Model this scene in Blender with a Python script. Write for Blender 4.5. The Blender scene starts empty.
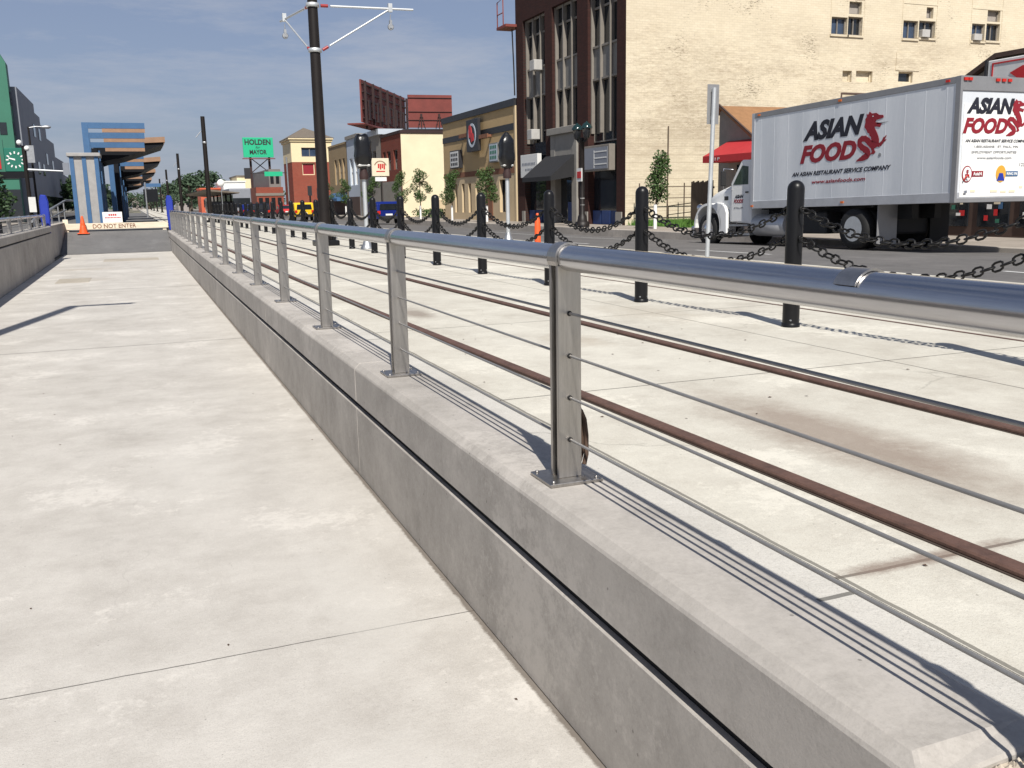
import bpy, bmesh, math, random
from mathutils import Vector, Matrix
random.seed(7)
S = bpy.context.scene
COL = S.collection
PI = math.pi

# ------------------------------------------------------------------ materials
def new_mat(name):
    m = bpy.data.materials.new(name); m.use_nodes = True
    nt = m.node_tree; nt.nodes.clear()
    out = nt.nodes.new('ShaderNodeOutputMaterial')
    b = nt.nodes.new('ShaderNodeBsdfPrincipled')
    nt.links.new(b.outputs[0], out.inputs[0])
    return m, nt, b
def N(nt, t, **k):
    n = nt.nodes.new(t)
    for a, v in k.items():
        if a.startswith('i_'):
            n.inputs[a[2:].replace('_', ' ')].default_value = v
        else: setattr(n, a, v)
    return n
def L(nt, a, b): nt.links.new(a, b)
def pos(nt): return N(nt, 'ShaderNodeNewGeometry').outputs['Position']
def noise(nt, vec, scale, detail=5, rough=.55, stretch=None):
    if stretch:
        mp = N(nt, 'ShaderNodeMapping'); mp.inputs['Scale'].default_value = stretch
        L(nt, vec, mp.inputs['Vector']); vec = mp.outputs[0]
    n = N(nt, 'ShaderNodeTexNoise'); n.inputs['Scale'].default_value = scale
    n.inputs['Detail'].default_value = detail; n.inputs['Roughness'].default_value = rough
    L(nt, vec, n.inputs['Vector']); return n.outputs[0]
def ramp(nt, fac, stops):
    r = N(nt, 'ShaderNodeValToRGB'); e = r.color_ramp.elements
    while len(e) < len(stops): e.new(.5)
    for x, (p, c) in zip(e, stops):
        x.position = p; x.color = (c, c, c, 1) if not isinstance(c, tuple) else (*c, 1)[:4]
    L(nt, fac, r.inputs[0]); return r.outputs[0]
def mixc(nt, fac, a, b, mode='MIX'):
    m = N(nt, 'ShaderNodeMix', data_type='RGBA', blend_type=mode)
    for s, v in ((m.inputs[0], fac), (m.inputs[6], a), (m.inputs[7], b)):
        if hasattr(v, 'links') or hasattr(v, 'is_linked'): L(nt, v, s)
        elif isinstance(v, tuple): s.default_value = (*v, 1)[:4]
        else: s.default_value = v
    return m.outputs[2]
def math_(nt, op, a, b=None, c=None):
    m = N(nt, 'ShaderNodeMath', operation=op)
    for s, v in zip(m.inputs, (a, b, c)):
        if v is None: continue
        if hasattr(v, 'is_linked'): L(nt, v, s)
        else: s.default_value = v
    return m.outputs[0]
def bump(nt, b, h, strength=.3, dist=.01):
    n = N(nt, 'ShaderNodeBump'); n.inputs['Strength'].default_value = strength; n.inputs['Distance'].default_value = dist
    L(nt, h, n.inputs['Height']); L(nt, n.outputs[0], b.inputs['Normal'])
def band(nt, v, c, w):            # 1 where |v-c| < w
    return math_(nt, 'LESS_THAN', math_(nt, 'ABSOLUTE', math_(nt, 'SUBTRACT', v, c)), w)

def M(name, col, rough=.6, metal=0., var=.12, scale=3., fine=40., bmp=0., bscale=60., spec=.5, stretch=None):
    m, nt, b = new_mat(name); p = pos(nt)
    n1 = noise(nt, p, scale, 5, .6, stretch); n2 = noise(nt, p, fine, 3, .6, stretch)
    f = math_(nt, 'ADD', math_(nt, 'MULTIPLY', n1, .65), math_(nt, 'MULTIPLY', n2, .35))
    lo = tuple(c * (1 - var) for c in col); hi = tuple(min(1, c * (1 + var)) for c in col)
    L(nt, ramp(nt, f, [(.3, lo), (.7, hi)]), b.inputs['Base Color'])
    b.inputs['Roughness'].default_value = rough; b.inputs['Metallic'].default_value = metal
    b.inputs['Specular IOR Level'].default_value = spec
    if metal > .7: L(nt, ramp(nt, noise(nt, p, 9, 7, .75), [(.35, rough * .95), (.68, min(1, rough * 1.18))]), b.inputs['Roughness'])
    if bmp: bump(nt, b, noise(nt, p, bscale, 4), bmp)
    return m

def concrete(name, base, dark, joints_y=(), joints_x=(), jw=.006, patch=None, rough=.85, streak=(1, 1, 1), contrast=1., vstreak=False, bstr=.35, edge=None, crack=1., gritty=1., pits=.06):
    m, nt, b = new_mat(name); p = pos(nt)
    sx = N(nt, 'ShaderNodeSeparateXYZ'); L(nt, p, sx.inputs[0])
    big = noise(nt, p, .55, 6, .62, streak); mid = noise(nt, p, 2.6, 6, .68, streak); fine = noise(nt, p, 55, 4, .75); gr = noise(nt, p, 14, 6, .78, (.8, 1, 1))
    f = math_(nt, 'ADD', math_(nt, 'ADD', math_(nt, 'MULTIPLY', big, .30), math_(nt, 'MULTIPLY', mid, .38)), math_(nt, 'ADD', math_(nt, 'MULTIPLY', fine, .17), math_(nt, 'MULTIPLY', gr, .15)))
    col = ramp(nt, f, [(.5 - .125 / contrast, dark), (.5 + .05 / contrast, base), (.5 + .16 / contrast, tuple(min(1, c * 1.1) for c in base))])
    # tiny pits and specks
    v = N(nt, 'ShaderNodeTexVoronoi'); v.inputs['Scale'].default_value = 16; L(nt, p, v.inputs['Vector'])
    speck = math_(nt, 'LESS_THAN', v.outputs['Distance'], pits)
    pick = math_(nt, 'GREATER_THAN', noise(nt, p, 3.1, 3), .54)
    col = mixc(nt, math_(nt, 'MULTIPLY', math_(nt, 'MULTIPLY', speck, pick), .55), col, tuple(c * .35 for c in dark))
    # blotchy dark stains with their own shape
    st = noise(nt, p, 1.3, 7, .72)
    col = mixc(nt, ramp(nt, st, [(.60, 0.), (.74, .45)]), col, tuple(c * .72 for c in dark))
    if vstreak:
        vs = noise(nt, p, 1.0, 6, .7, (3.2, 3.2, .7))
        col = mixc(nt, ramp(nt, vs, [(.54, 0.), (.80, .3)]), col, tuple(c * .62 for c in dark))
    wp_ = N(nt, 'ShaderNodeVectorMath', operation='ADD'); L(nt, p, wp_.inputs[0])
    nz = N(nt, 'ShaderNodeTexNoise'); nz.inputs['Scale'].default_value = 1.7; nz.inputs['Detail'].default_value = 8; L(nt, p, nz.inputs['Vector'])
    sc_ = N(nt, 'ShaderNodeVectorMath', operation='SCALE'); sc_.inputs['Scale'].default_value = .55; L(nt, nz.outputs['Color'], sc_.inputs[0]); L(nt, sc_.outputs[0], wp_.inputs[1])
    vc = N(nt, 'ShaderNodeTexVoronoi', feature='DISTANCE_TO_EDGE'); vc.inputs['Scale'].default_value = .42; L(nt, wp_.outputs[0], vc.inputs['Vector'])
    ck = math_(nt, 'MULTIPLY', ramp(nt, vc.outputs['Distance'], [(.0008, 1.), (.0030, 0.)]), ramp(nt, noise(nt, p, .8, 3), [(.5, 0.), (.58, .55)]))
    col = mixc(nt, math_(nt, 'MULTIPLY', ck, crack), col, tuple(c * .3 for c in dark))
    grit = noise(nt, p, 170, 3, .8)
    col = mixc(nt, ramp(nt, grit, [(.36, .42 * gritty), (.47, 0.)]), col, tuple(c * .55 for c in dark))
    col = mixc(nt, ramp(nt, noise(nt, p, 120, 3, .8, (1.3, .8, 1)), [(.56, 0.), (.70, .35 * gritty)]), col, tuple(min(1, c * 1.3) for c in base))
    sp_ = math_(nt, 'ADD', math_(nt, 'MULTIPLY', noise(nt, p, 1.1, 3, .5), .5), math_(nt, 'MULTIPLY', noise(nt, p, 12, 9, .84), .5))
    col = mixc(nt, ramp(nt, sp_, [(.545, 0.), (.60, .6)]), col, tuple(min(1, c * 1.22) for c in base))
    col = mixc(nt, ramp(nt, sp_, [(.36, .3), (.43, 0.)]), col, tuple(c * .78 for c in dark))
    wob = math_(nt, 'MULTIPLY', math_(nt, 'SUBTRACT', noise(nt, p, 3, 4), .5), .02)
    for y in joints_y:
        k = band(nt, math_(nt, 'ADD', sx.outputs[1], wob), y, max(jw, abs(y) * .0011))
        col = mixc(nt, math_(nt, 'MULTIPLY', k, .8), col, tuple(c * .22 for c in dark))
    for x in joints_x:
        k = band(nt, math_(nt, 'ADD', sx.outputs[0], wob), x, jw)
        col = mixc(nt, math_(nt, 'MULTIPLY', k, .75), col, tuple(c * .25 for c in dark))
    for (cx, cy, rx, ry, pc, amt, *amp) in (patch or []):
        dx = math_(nt, 'DIVIDE', math_(nt, 'SUBTRACT', sx.outputs[0], cx), rx)
        dy = math_(nt, 'DIVIDE', math_(nt, 'SUBTRACT', sx.outputs[1], cy), ry)
        d = math_(nt, 'SQRT', math_(nt, 'ADD', math_(nt, 'MULTIPLY', dx, dx), math_(nt, 'MULTIPLY', dy, dy)))
        d = math_(nt, 'ADD', d, math_(nt, 'MULTIPLY', math_(nt, 'SUBTRACT', noise(nt, p, 4, 8, .78), .5), amp[0] if amp else 2.6))
        col = mixc(nt, ramp(nt, d, [(.3, amt), (1., 0.)]), col, pc)
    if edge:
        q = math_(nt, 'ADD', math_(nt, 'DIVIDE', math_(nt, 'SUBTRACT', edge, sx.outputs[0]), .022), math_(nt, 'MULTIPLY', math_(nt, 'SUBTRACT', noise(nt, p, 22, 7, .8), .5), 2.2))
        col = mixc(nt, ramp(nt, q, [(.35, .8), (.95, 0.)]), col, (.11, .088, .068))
    L(nt, col, b.inputs['Base Color']); b.inputs['Roughness'].default_value = rough
    b.inputs['Specular IOR Level'].default_value = .25
    bump(nt, b, math_(nt, 'ADD', fine, math_(nt, 'MULTIPLY', mid, .6)), bstr, .006)
    return m

def brick(name, c1, c2, mortar, axis='X', w=.22, h=.075, peel=None, peel_amt=.5, bs=.6):
    """bricks on a wall facing +-X (axis X) or +-Y (axis Y)"""
    m, nt, b = new_mat(name); p = pos(nt)
    sx = N(nt, 'ShaderNodeSeparateXYZ'); L(nt, p, sx.inputs[0])
    cb = N(nt, 'ShaderNodeCombineXYZ'); L(nt, sx.outputs[1 if axis == 'X' else 0], cb.inputs[0]); L(nt, sx.outputs[2], cb.inputs[1])
    t = N(nt, 'ShaderNodeTexBrick'); L(nt, cb.outputs[0], t.inputs['Vector'])
    t.inputs['Scale'].default_value = 1; t.inputs['Brick Width'].default_value = w; t.inputs['Row Height'].default_value = h
    t.inputs['Mortar Size'].default_value = .008; t.inputs['Mortar Smooth'].default_value = .3
    t.inputs['Color1'].default_value = (*c1, 1); t.inputs['Color2'].default_value = (*c2, 1); t.inputs['Mortar'].default_value = (*mortar, 1)
    col = t.outputs['Color']
    col = mixc(nt, ramp(nt, noise(nt, p, .7, 6, .65), [(.35, .0), (.7, .35)]), col, tuple(c * .72 for c in c1))
    if peel:
        zz = math_(nt, 'ADD', sx.outputs[2], math_(nt, 'MULTIPLY', noise(nt, p, .35, 4, .6), 3.0))
        zm = ramp(nt, math_(nt, 'DIVIDE', zz, 16.), [(.30, .45), (.46, 1.), (.60, 1.), (.74, .22)])       # weather band across the wall
        n1 = noise(nt, p, .38, 4, .6, (.35, .35, 1.6)); n2 = noise(nt, p, 3.4, 8, .8, (.8, 1, 3.2))
        f = math_(nt, 'ADD', math_(nt, 'MULTIPLY', n1, .42), math_(nt, 'MULTIPLY', n2, .58))
        col = mixc(nt, math_(nt, 'MULTIPLY', ramp(nt, f, [(.44, 0.), (.60, peel_amt)]), zm), col, peel)
        n3 = noise(nt, p, 6, 6, .78, (.8, 1, 2.6)); n4 = noise(nt, p, .5, 4)
        f2 = math_(nt, 'ADD', math_(nt, 'MULTIPLY', n3, .62), math_(nt, 'MULTIPLY', n4, .38))
        col = mixc(nt, ramp(nt, f2, [(.575, 0.), (.615, .75)]), col, tuple(c * .5 for c in peel))
        fr = math_(nt, 'FRACT', math_(nt, 'ADD', math_(nt, 'DIVIDE', sx.outputs[2], .38), math_(nt, 'MULTIPLY', noise(nt, p, 3, 3), .25)))
        low = math_(nt, 'LESS_THAN', sx.outputs[2], 5.6)
        col = mixc(nt, math_(nt, 'MULTIPLY', math_(nt, 'MULTIPLY', math_(nt, 'LESS_THAN', fr, .14), low), math_(nt, 'MULTIPLY', noise(nt, p, 2.5, 5, .7), .5)), col, peel)
    L(nt, col, b.inputs['Base Color']); b.inputs['Roughness'].default_value = .88
    b.inputs['Specular IOR Level'].default_value = .2
    bump(nt, b, t.outputs['Fac'], -bs, .008)
    return m

MAT = {}
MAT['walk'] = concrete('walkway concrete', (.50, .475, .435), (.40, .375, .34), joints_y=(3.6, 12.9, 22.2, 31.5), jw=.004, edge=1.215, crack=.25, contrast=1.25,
    patch=[(-1.5, 30, 1.0, .6, (.30, .24, .17), .35), (.75, 3.9, .3, 1.0, (.54, .52, .48), .45), (.2, 6.6, .4, 1.3, (.53, .51, .47), .35), (-1.3, 25.5, .8, .8, (.33, .27, .2), .25), (.6, 2.6, .3, .4, (.55, .53, .49), .45)])
MAT['wall'] = concrete('cast wall concrete', (.405, .378, .345), (.285, .265, .24), vstreak=True, contrast=1.2, bstr=.16, gritty=.3, pits=.085, crack=.0)
MAT['slab'] = concrete('trackway concrete', (.555, .53, .46), (.44, .41, .35), joints_y=(1.95, 4.6, 7.55, 12.9, 17.8, 23, 28, 34, 42, 50), joints_x=(1.765, 4.45, 8.4), jw=.008, contrast=1.25, crack=.6,
    patch=[(2.83, 3.2, .36, 1.35, (.21, .155, .12), .7, 1.1), (2.45, 8.7, .2, .6, (.2, .16, .13), .7, 1.1), (2.42, 1.5, .2, .3, (.42, .29, .12), .55, 1.1), (2.05, 1.96, .5, .05, (.2, .145, .115), .75), (3.1, 6.4, .25, .5, (.34, .28, .21), .4), (4.4, 7.6, .5, .9, (.38, .33, .26), .35)])
MAT['strip'] = concrete('pale concrete strip', (.53, .51, .465), (.43, .41, .37), joints_y=(1.86, 7.2, 12.3, 17), jw=.01)
MAT['ramp'] = concrete('grey ramp surface', (.15, .147, .145), (.115, .113, .112))
MAT['asphalt'] = concrete('asphalt', (.145, .138, .133), (.095, .092, .09), joints_x=(12.4,), jw=.01, contrast=.8)
MAT['sidewalk'] = concrete('sidewalk concrete', (.33, .29, .25), (.25, .22, .185), joints_y=tuple(range(12, 70, 3)), jw=.012)
MAT['curb'] = concrete('kerb concrete', (.42, .38, .33), (.3, .27, .24))
MAT['dirt'] = M('ground soil', (.16, .15, .11), .95, var=.3, scale=.3)
MAT['gravel'] = M('gravel', (.46, .40, .32), .95, var=.45, scale=30, fine=90)
MAT['paint_line'] = M('white road paint', (.62, .62, .6), .7, var=.2, scale=6)
MAT['steel'] = M('brushed stainless steel', (.43, .41, .385), .36, 1., var=.2, scale=5, fine=60, stretch=(14, 14, .6), bmp=.04, bscale=80)
MAT['rail_pipe'] = M('polished stainless pipe', (.52, .52, .53), .19, 1., var=.12, scale=3, fine=30, stretch=(6, .5, 6), bmp=.012, bscale=5)
MAT['cable'] = M('stainless cable', (.27, .265, .26), .5, .5, var=.15)
MAT['rust'] = M('rusty rail steel', (.10, .054, .040), .7, 0, var=.4, scale=7, bmp=.2, bscale=40)
MAT['boot'] = M('dark rail boot', (.055, .038, .03), .85, var=.2)
MAT['seal'] = M('black groove seal', (.006, .006, .007), .8, var=.2)
MAT['black'] = M('satin black paint', (.008, .008, .009), .36, 0, var=.2, spec=.28)
MAT['chain'] = M('black chain paint', (.008, .0075, .0075), .5, .0, var=.3, spec=.3)
MAT['pole'] = M('dark bronze pole paint', (.013, .010, .009), .5, 0, var=.25, scale=2, spec=.3)
MAT['galv'] = M('galvanised steel', (.42, .43, .44), .45, .85, var=.18, scale=8)
MAT['galv_light'] = M('pale galvanised steel', (.55, .57, .58), .5, .6, var=.12, scale=6)
MAT['white'] = M('white paint', (.78, .78, .76), .45, var=.05)
MAT['offwhite'] = M('off white panel', (.66, .66, .64), .5, var=.08)
MAT['red'] = M('red paint', (.50, .018, .02), .45, var=.1)
MAT['logo_red'] = M('deep red vinyl', (.235, .008, .018), .6, var=.08)
MAT['logo_navy'] = M('dark navy vinyl', (.01, .011, .02), .6, var=.08)
MAT['lamp_red'] = M('red lens', (.5, .02, .01), .25, var=.05)
MAT['amber'] = M('amber lens', (.6, .14, .02), .3, var=.05)
MAT['orange'] = M('orange cone plastic', (.75, .10, .02), .5, var=.1)
MAT['rubber'] = M('tyre rubber', (.012, .012, .012), .8, var=.25)
MAT['chassis'] = M('dark chassis', (.016, .016, .017), .7, var=.3)
MAT['chrome'] = M('polished metal', (.72, .72, .74), .18, 1., var=.04)
MAT['glass'] = M('dark window glass', (.015, .018, .022), .06, 0, var=.2, spec=.8)
MAT['glass_blue'] = M('bluish window glass', (.04, .06, .10), .08, 0, var=.4, scale=1, spec=.8)
MAT['glass_green'] = M('greenish cab glass', (.05, .075, .055), .08, 0, var=.4, scale=6, spec=.8)
MAT['blind'] = M('window blind', (.30, .27, .24), .7, var=.15)
MAT['blue'] = M('station blue paint', (.045, .115, .235), .5, var=.12)
MAT['bright_blue'] = M('bright blue wrap', (.010, .03, .30), .55, var=.1)
MAT['wood'] = M('raw pine board', (.70, .61, .47), .7, var=.18, scale=2, stretch=(1, 6, 6))
MAT['timber'] = M('canopy timber', (.28, .165, .10), .65, var=.2, scale=3)
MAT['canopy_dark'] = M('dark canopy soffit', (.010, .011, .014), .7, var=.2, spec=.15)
MAT['kiosk'] = M('grey kiosk panel', (.31, .30, .29), .7, var=.15, scale=5, fine=60)
MAT['sign_green'] = M('green billboard', (.015, .42, .21), .5, var=.06)
MAT['bill_red'] = M('oxide red steel', (.17, .036, .028), .7, var=.25, scale=1)
MAT['bill_dark'] = M('dark oxide steel', (.030, .012, .011), .7, var=.25)
MAT['tan'] = M('tan stucco', (.44, .31, .155), .9, var=.08, scale=1, bmp=.1)
MAT['tan_light'] = M('pale tan stucco', (.55, .43, .27), .9, var=.08, scale=1, bmp=.1)
MAT['tan_brown'] = M('brown stucco band', (.20, .085, .045), .9, var=.2)
MAT['parapet'] = M('dark parapet metal', (.022, .022, .026), .5, var=.15)
MAT['stone'] = M('grey limestone', (.25, .235, .21), .85, var=.15, scale=2, bmp=.15)
MAT['mullion'] = M('cream mullion paint', (.20, .18, .155), .6, var=.12)
MAT['spandrel'] = M('grey spandrel panel', (.17, .165, .155), .6, var=.2, scale=1)
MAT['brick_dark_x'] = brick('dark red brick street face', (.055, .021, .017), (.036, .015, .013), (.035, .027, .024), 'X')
MAT['brick_cream_y'] = brick('cream painted brick', (.68, .60, .455), (.64, .56, .415), (.54, .47, .35), 'Y', w=.30, h=.11, peel=(.30, .235, .165), peel_amt=.75)
MAT['brick_cream_x'] = brick('cream painted brick return', (.74, .62, .40), (.70, .575, .36), (.60, .49, .31), 'X', w=.30, h=.11, peel=(.33, .25, .165), peel_amt=.7)
MAT['brick_red_x'] = brick('red brick street face', (.22, .05, .032), (.17, .04, .028), (.2, .12, .09), 'X')
MAT['brick_red_y'] = brick('red brick side', (.28, .06, .038), (.22, .05, .032), (.25, .14, .1), 'Y')
MAT['brick_tan_x'] = brick('tan brick street face', (.40, .29, .16), (.34, .24, .13), (.3, .24, .16), 'X')
MAT['plaster'] = M('cream plaster wall', (.74, .64, .44), .9, var=.12, scale=.6, bmp=.1)
MAT['cream'] = M('cream stucco', (.72, .60, .38), .85, var=.06)
MAT['roof_brown'] = M('brown shingle roof', (.26, .135, .06), .9, var=.2, scale=4, bmp=.3)
MAT['roof_grey'] = M('grey brown shingles', (.14, .115, .09), .9, var=.2, scale=4)
MAT['wall_grey'] = M('weathered grey siding', (.25, .23, .20), .85, var=.15)
MAT['siding_blue'] = M('pale blue siding', (.44, .49, .55), .7, var=.1, stretch=(.3, .3, 12))
MAT['brown_wall'] = M('brown shopfront', (.07, .042, .032), .8, var=.2)
MAT['awning_red'] = M('red awning canvas', (.42, .022, .026), .75, var=.1)
MAT['awning_black'] = M('black awning canvas', (.014, .014, .016), .8, var=.2)
MAT['blue_panel'] = M('blue painted panel', (.015, .04, .14), .6, var=.2)
MAT['fence_wood'] = M('weathered fence boards', (.10, .07, .05), .85, var=.35, scale=3, stretch=(10, 10, .5))
MAT['g_build'] = M('green metal cladding', (.03, .145, .095), .6, var=.12, scale=.5)
MAT['g_grey'] = M('grey cladding', (.20, .215, .25), .7, var=.12, scale=.4)
MAT['teal_sign'] = M('teal sign face', (.01, .14, .095), .5, var=.08)
MAT['bark'] = M('bark', (.13, .10, .075), .9, var=.3, scale=20)
MAT['leaf'] = M('young street leaves', (.05, .095, .022), .6, var=.55, scale=6, fine=15)
MAT['leaf_dark'] = M('dark leaves', (.028, .06, .018), .65, var=.55, scale=2, fine=8)
MAT['leaf_far'] = M('distant leaves', (.05, .085, .045), .8, var=.4, scale=.5, fine=3)
MAT['grass'] = M('green grass', (.075, .17, .022), .8, var=.45, scale=3)
MAT['car_yellow'] = M('yellow car paint', (.72, .46, .02), .25, var=.03)
MAT['car_blue'] = M('deep blue car paint', (.01, .025, .20), .2, .3, var=.05)
MAT['car_dark'] = M('dark car paint', (.012, .013, .02), .22, var=.1)
MAT['car_grey'] = M('grey bus body', (.24, .25, .28), .4, var=.1)
MAT['bag'] = M('black plastic wrap', (.006, .006, .007), .3, var=.2, bmp=1., bscale=9, spec=.5)
MAT['teal_lamp'] = M('teal lamp glass', (.010, .028, .028), .15, var=.2)
MAT['orange_shop'] = M('orange shop panel', (.50, .10, .045), .7, var=.1)
MAT['insul'] = M('red insulator', (.28, .02, .02), .4, var=.15)
MAT['haze_build'] = M('distant masonry', (.30, .27, .25), .9, var=.25, scale=.2)
MAT['sign_cream'] = M('cream sign face', (.70, .62, .46), .6, var=.06)
MAT['rope'] = M('brown tie wire', (.07, .04, .025), .8, var=.3)
MAT['copper_hatch'] = concrete('hatch concrete', (.40, .36, .30), (.31, .28, .23))

MAT['emblem_gold'] = M('gold vinyl', (.62, .33, .04), .5, var=.08)
MAT['ac'] = M('dusty appliance casing', (.42, .41, .39), .6, var=.15)
def truck_side_mat():
    m, nt, b = new_mat('truck aluminium side'); p = pos(nt)
    w = noise(nt, p, 1.0, 3, .5, (.1, 1.6, .12)); n2 = noise(nt, p, 5, 5, .7, (1, 3, .5)); n3 = noise(nt, p, 14, 5, .75)
    f = math_(nt, 'ADD', math_(nt, 'MULTIPLY', w, .5), math_(nt, 'ADD', math_(nt, 'MULTIPLY', n2, .35), math_(nt, 'MULTIPLY', n3, .15)))
    L(nt, ramp(nt, f, [(.3, (.60, .63, .66)), (.7, (.74, .76, .78))]), b.inputs['Base Color'])
    b.inputs['Roughness'].default_value = .42; b.inputs['Metallic'].default_value = .15
    wv = N(nt, 'ShaderNodeTexWave', bands_direction='Y'); wv.inputs['Scale'].default_value = .26; wv.inputs['Distortion'].default_value = .6
    L(nt, p, wv.inputs['Vector']); bump(nt, b, math_(nt, 'ADD', wv.outputs['Fac'], math_(nt, 'MULTIPLY', w, .8)), .35, .03)
    return m
MAT['truck_side'] = truck_side_mat()
MAT['truck_trim'] = M('truck grey trim', (.28, .28, .285), .45, .4, var=.12)
MAT['truck_rail'] = M('aluminium rail', (.52, .53, .55), .4, .5, var=.12)

# ------------------------------------------------------------------ mesh builder
def mat(k): return MAT[k]
class MB:
    def __init__(s): s.v = []; s.f = []; s.m = []; s.slots = []; s.sm = []
    def slot(s, k):
        if k is None: return 0
        if k not in s.slots: s.slots.append(k)
        return s.slots.index(k)
    def add(s, vs, fs, k=None, smooth=False):
        o = len(s.v); s.v += [tuple(v) for v in vs]; i = s.slot(k)
        for f in fs: s.f.append(tuple(o + a for a in f)); s.m.append(i); s.sm.append(smooth)
        return s
    def box(s, x0, x1, y0, y1, z0, z1, k=None, ch=0):
        vs = [(x, y, z) for z in (z0, z1) for y in (y0, y1) for x in (x0, x1)]
        return s.add(vs, [(0, 2, 3, 1), (4, 5, 7, 6), (0, 1, 5, 4), (2, 6, 7, 3), (0, 4, 6, 2), (1, 3, 7, 5)], k)
    def quad(s, a, b, c, d, k=None): return s.add([a, b, c, d], [(0, 1, 2, 3)], k)
    def tube(s, p0, p1, r0, r1=None, n=10, k=None, caps=True):
        r1 = r0 if r1 is None else r1
        p0, p1 = Vector(p0), Vector(p1); d = (p1 - p0).normalized()
        a = d.cross(Vector((0, 0, 1)) if abs(d.z) < .9 else Vector((1, 0, 0))).normalized(); b = d.cross(a)
        vs = []
        for p, r in ((p0, r0), (p1, r1)):
            for i in range(n):
                t = 2 * PI * i / n; vs.append(p + r * (math.cos(t) * a + math.sin(t) * b))
        s.add(vs, [(i, (i + 1) % n, n + (i + 1) % n, n + i) for i in range(n)], k, True)
        if caps: s.add(vs[:n], [tuple(range(n))[::-1]], k); s.add(vs[n:], [tuple(range(n))], k)
        return s
    def path(s, pts, r, n=6, k=None, closed=False):
        pts = [Vector(p) for p in pts]; m = len(pts); vs = []; prev = None
        for i, p in enumerate(pts):
            if closed: d = pts[(i + 1) % m] - pts[i - 1]
            else: d = pts[min(i + 1, m - 1)] - pts[max(i - 1, 0)]
            d.normalize()
            if prev is None: a = d.cross(Vector((0, 0, 1)) if abs(d.z) < .9 else Vector((1, 0, 0))).normalized()
            else: a = (prev - d * prev.dot(d)).normalized()
            prev = a; b = d.cross(a); rr = r[i] if isinstance(r, (list, tuple)) else r
            for j in range(n):
                t = 2 * PI * j / n; vs.append(p + rr * (math.cos(t) * a + math.sin(t) * b))
        fs = []
        for i in range(m if closed else m - 1):
            i2 = (i + 1) % m
            for j in range(n): fs.append((i * n + j, i * n + (j + 1) % n, i2 * n + (j + 1) % n, i2 * n + j))
        s.add(vs, fs, k, True)
        if not closed:
            s.add(vs[:n], [tuple(range(n))], k); s.add(vs[-n:], [tuple(range(n))], k)
        return s
    def lathe(s, c, prof, n=16, axis='Z', k=None):
        vs = []; c = Vector(c)
        for (r, h) in prof:
            for i in range(n):
                t = 2 * PI * i / n; u, w = r * math.cos(t), r * math.sin(t)
                vs.append(c + Vector({'Z': (u, w, h), 'X': (h, u, w), 'Y': (u, h, w)}[axis]))
        fs = [(j * n + i, j * n + (i + 1) % n, (j + 1) * n + (i + 1) % n, (j + 1) * n + i) for j in range(len(prof) - 1) for i in range(n)]
        s.add(vs, fs, k, True)
        s.add(vs[:n], [tuple(range(n))], k); s.add(vs[-n:], [tuple(range(n))], k)
        return s
    def prism(s, poly, axis, a, b, k=None):
        """extrude a 2-D outline: axis X -> (y,z), axis Y -> (x,z), axis Z -> (x,y)"""
        f = {'X': lambda u, w, t: (t, u, w), 'Y': lambda u, w, t: (u, t, w), 'Z': lambda u, w, t: (u, w, t)}[axis]
        n = len(poly); vs = [f(u, w, a) for u, w in poly] + [f(u, w, b) for u, w in poly]
        return s.add(vs, [tuple(range(n))[::-1], tuple(range(n, 2 * n))] + [(i, (i + 1) % n, n + (i + 1) % n, n + i) for i in range(n)], k)
    def build(s, name, k=None, parent=None, bevel=0, seg=1, fix=True):
        off = Vector((0, 0, 0)); q = parent
        while q is not None: off += q.location; q = q.parent
        me = bpy.data.meshes.new(name)
        me.from_pydata([(v[0] - off.x, v[1] - off.y, v[2] - off.z) for v in s.v], [], s.f)
        slots = s.slots or [k]
        for q in slots: me.materials.append(MAT[q if q is not None else k])
        me.polygons.foreach_set('material_index', s.m); me.polygons.foreach_set('use_smooth', s.sm)
        if fix:
            bm = bmesh.new(); bm.from_mesh(me); bmesh.ops.recalc_face_normals(bm, faces=bm.faces); bm.to_mesh(me); bm.free()
        me.update()
        o = bpy.data.objects.new(name, me); COL.objects.link(o); o.parent = parent
        if bevel:
            b = o.modifiers.new('bevel', 'BEVEL'); b.width = bevel; b.segments = seg; b.limit_method = 'ANGLE'; b.angle_limit = .6
        return o
def tag(o, label, cat, group=None, kind=None):
    if label: o['label'] = label
    if cat: o['category'] = cat
    if group: o['group'] = group
    if kind: o['kind'] = kind
    return o
def thing(name, label, cat, loc, group=None):
    o = bpy.data.objects.new(name, None); COL.objects.link(o); o.location = loc; o.empty_display_size = .2
    return tag(o, label, cat, group)
def struct(o): o['kind'] = 'structure'; return o
def copy_tree(o, parent=None):
    c = o.copy(); COL.objects.link(c); c.parent = parent
    for ch in [q for q in bpy.data.objects if q.parent == o]: copy_tree(ch, c)
    return c
WORDS = 'first second third fourth fifth sixth seventh eighth ninth tenth eleventh twelfth thirteenth fourteenth fifteenth sixteenth seventeenth eighteenth nineteenth twentieth'.split()
def ordw(n):
    if n <= 20: return WORDS[n - 1]
    if n == 30: return 'thirtieth'
    return ('twenty-' if n < 30 else 'thirty-') + WORDS[n % 10 - 1]

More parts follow.
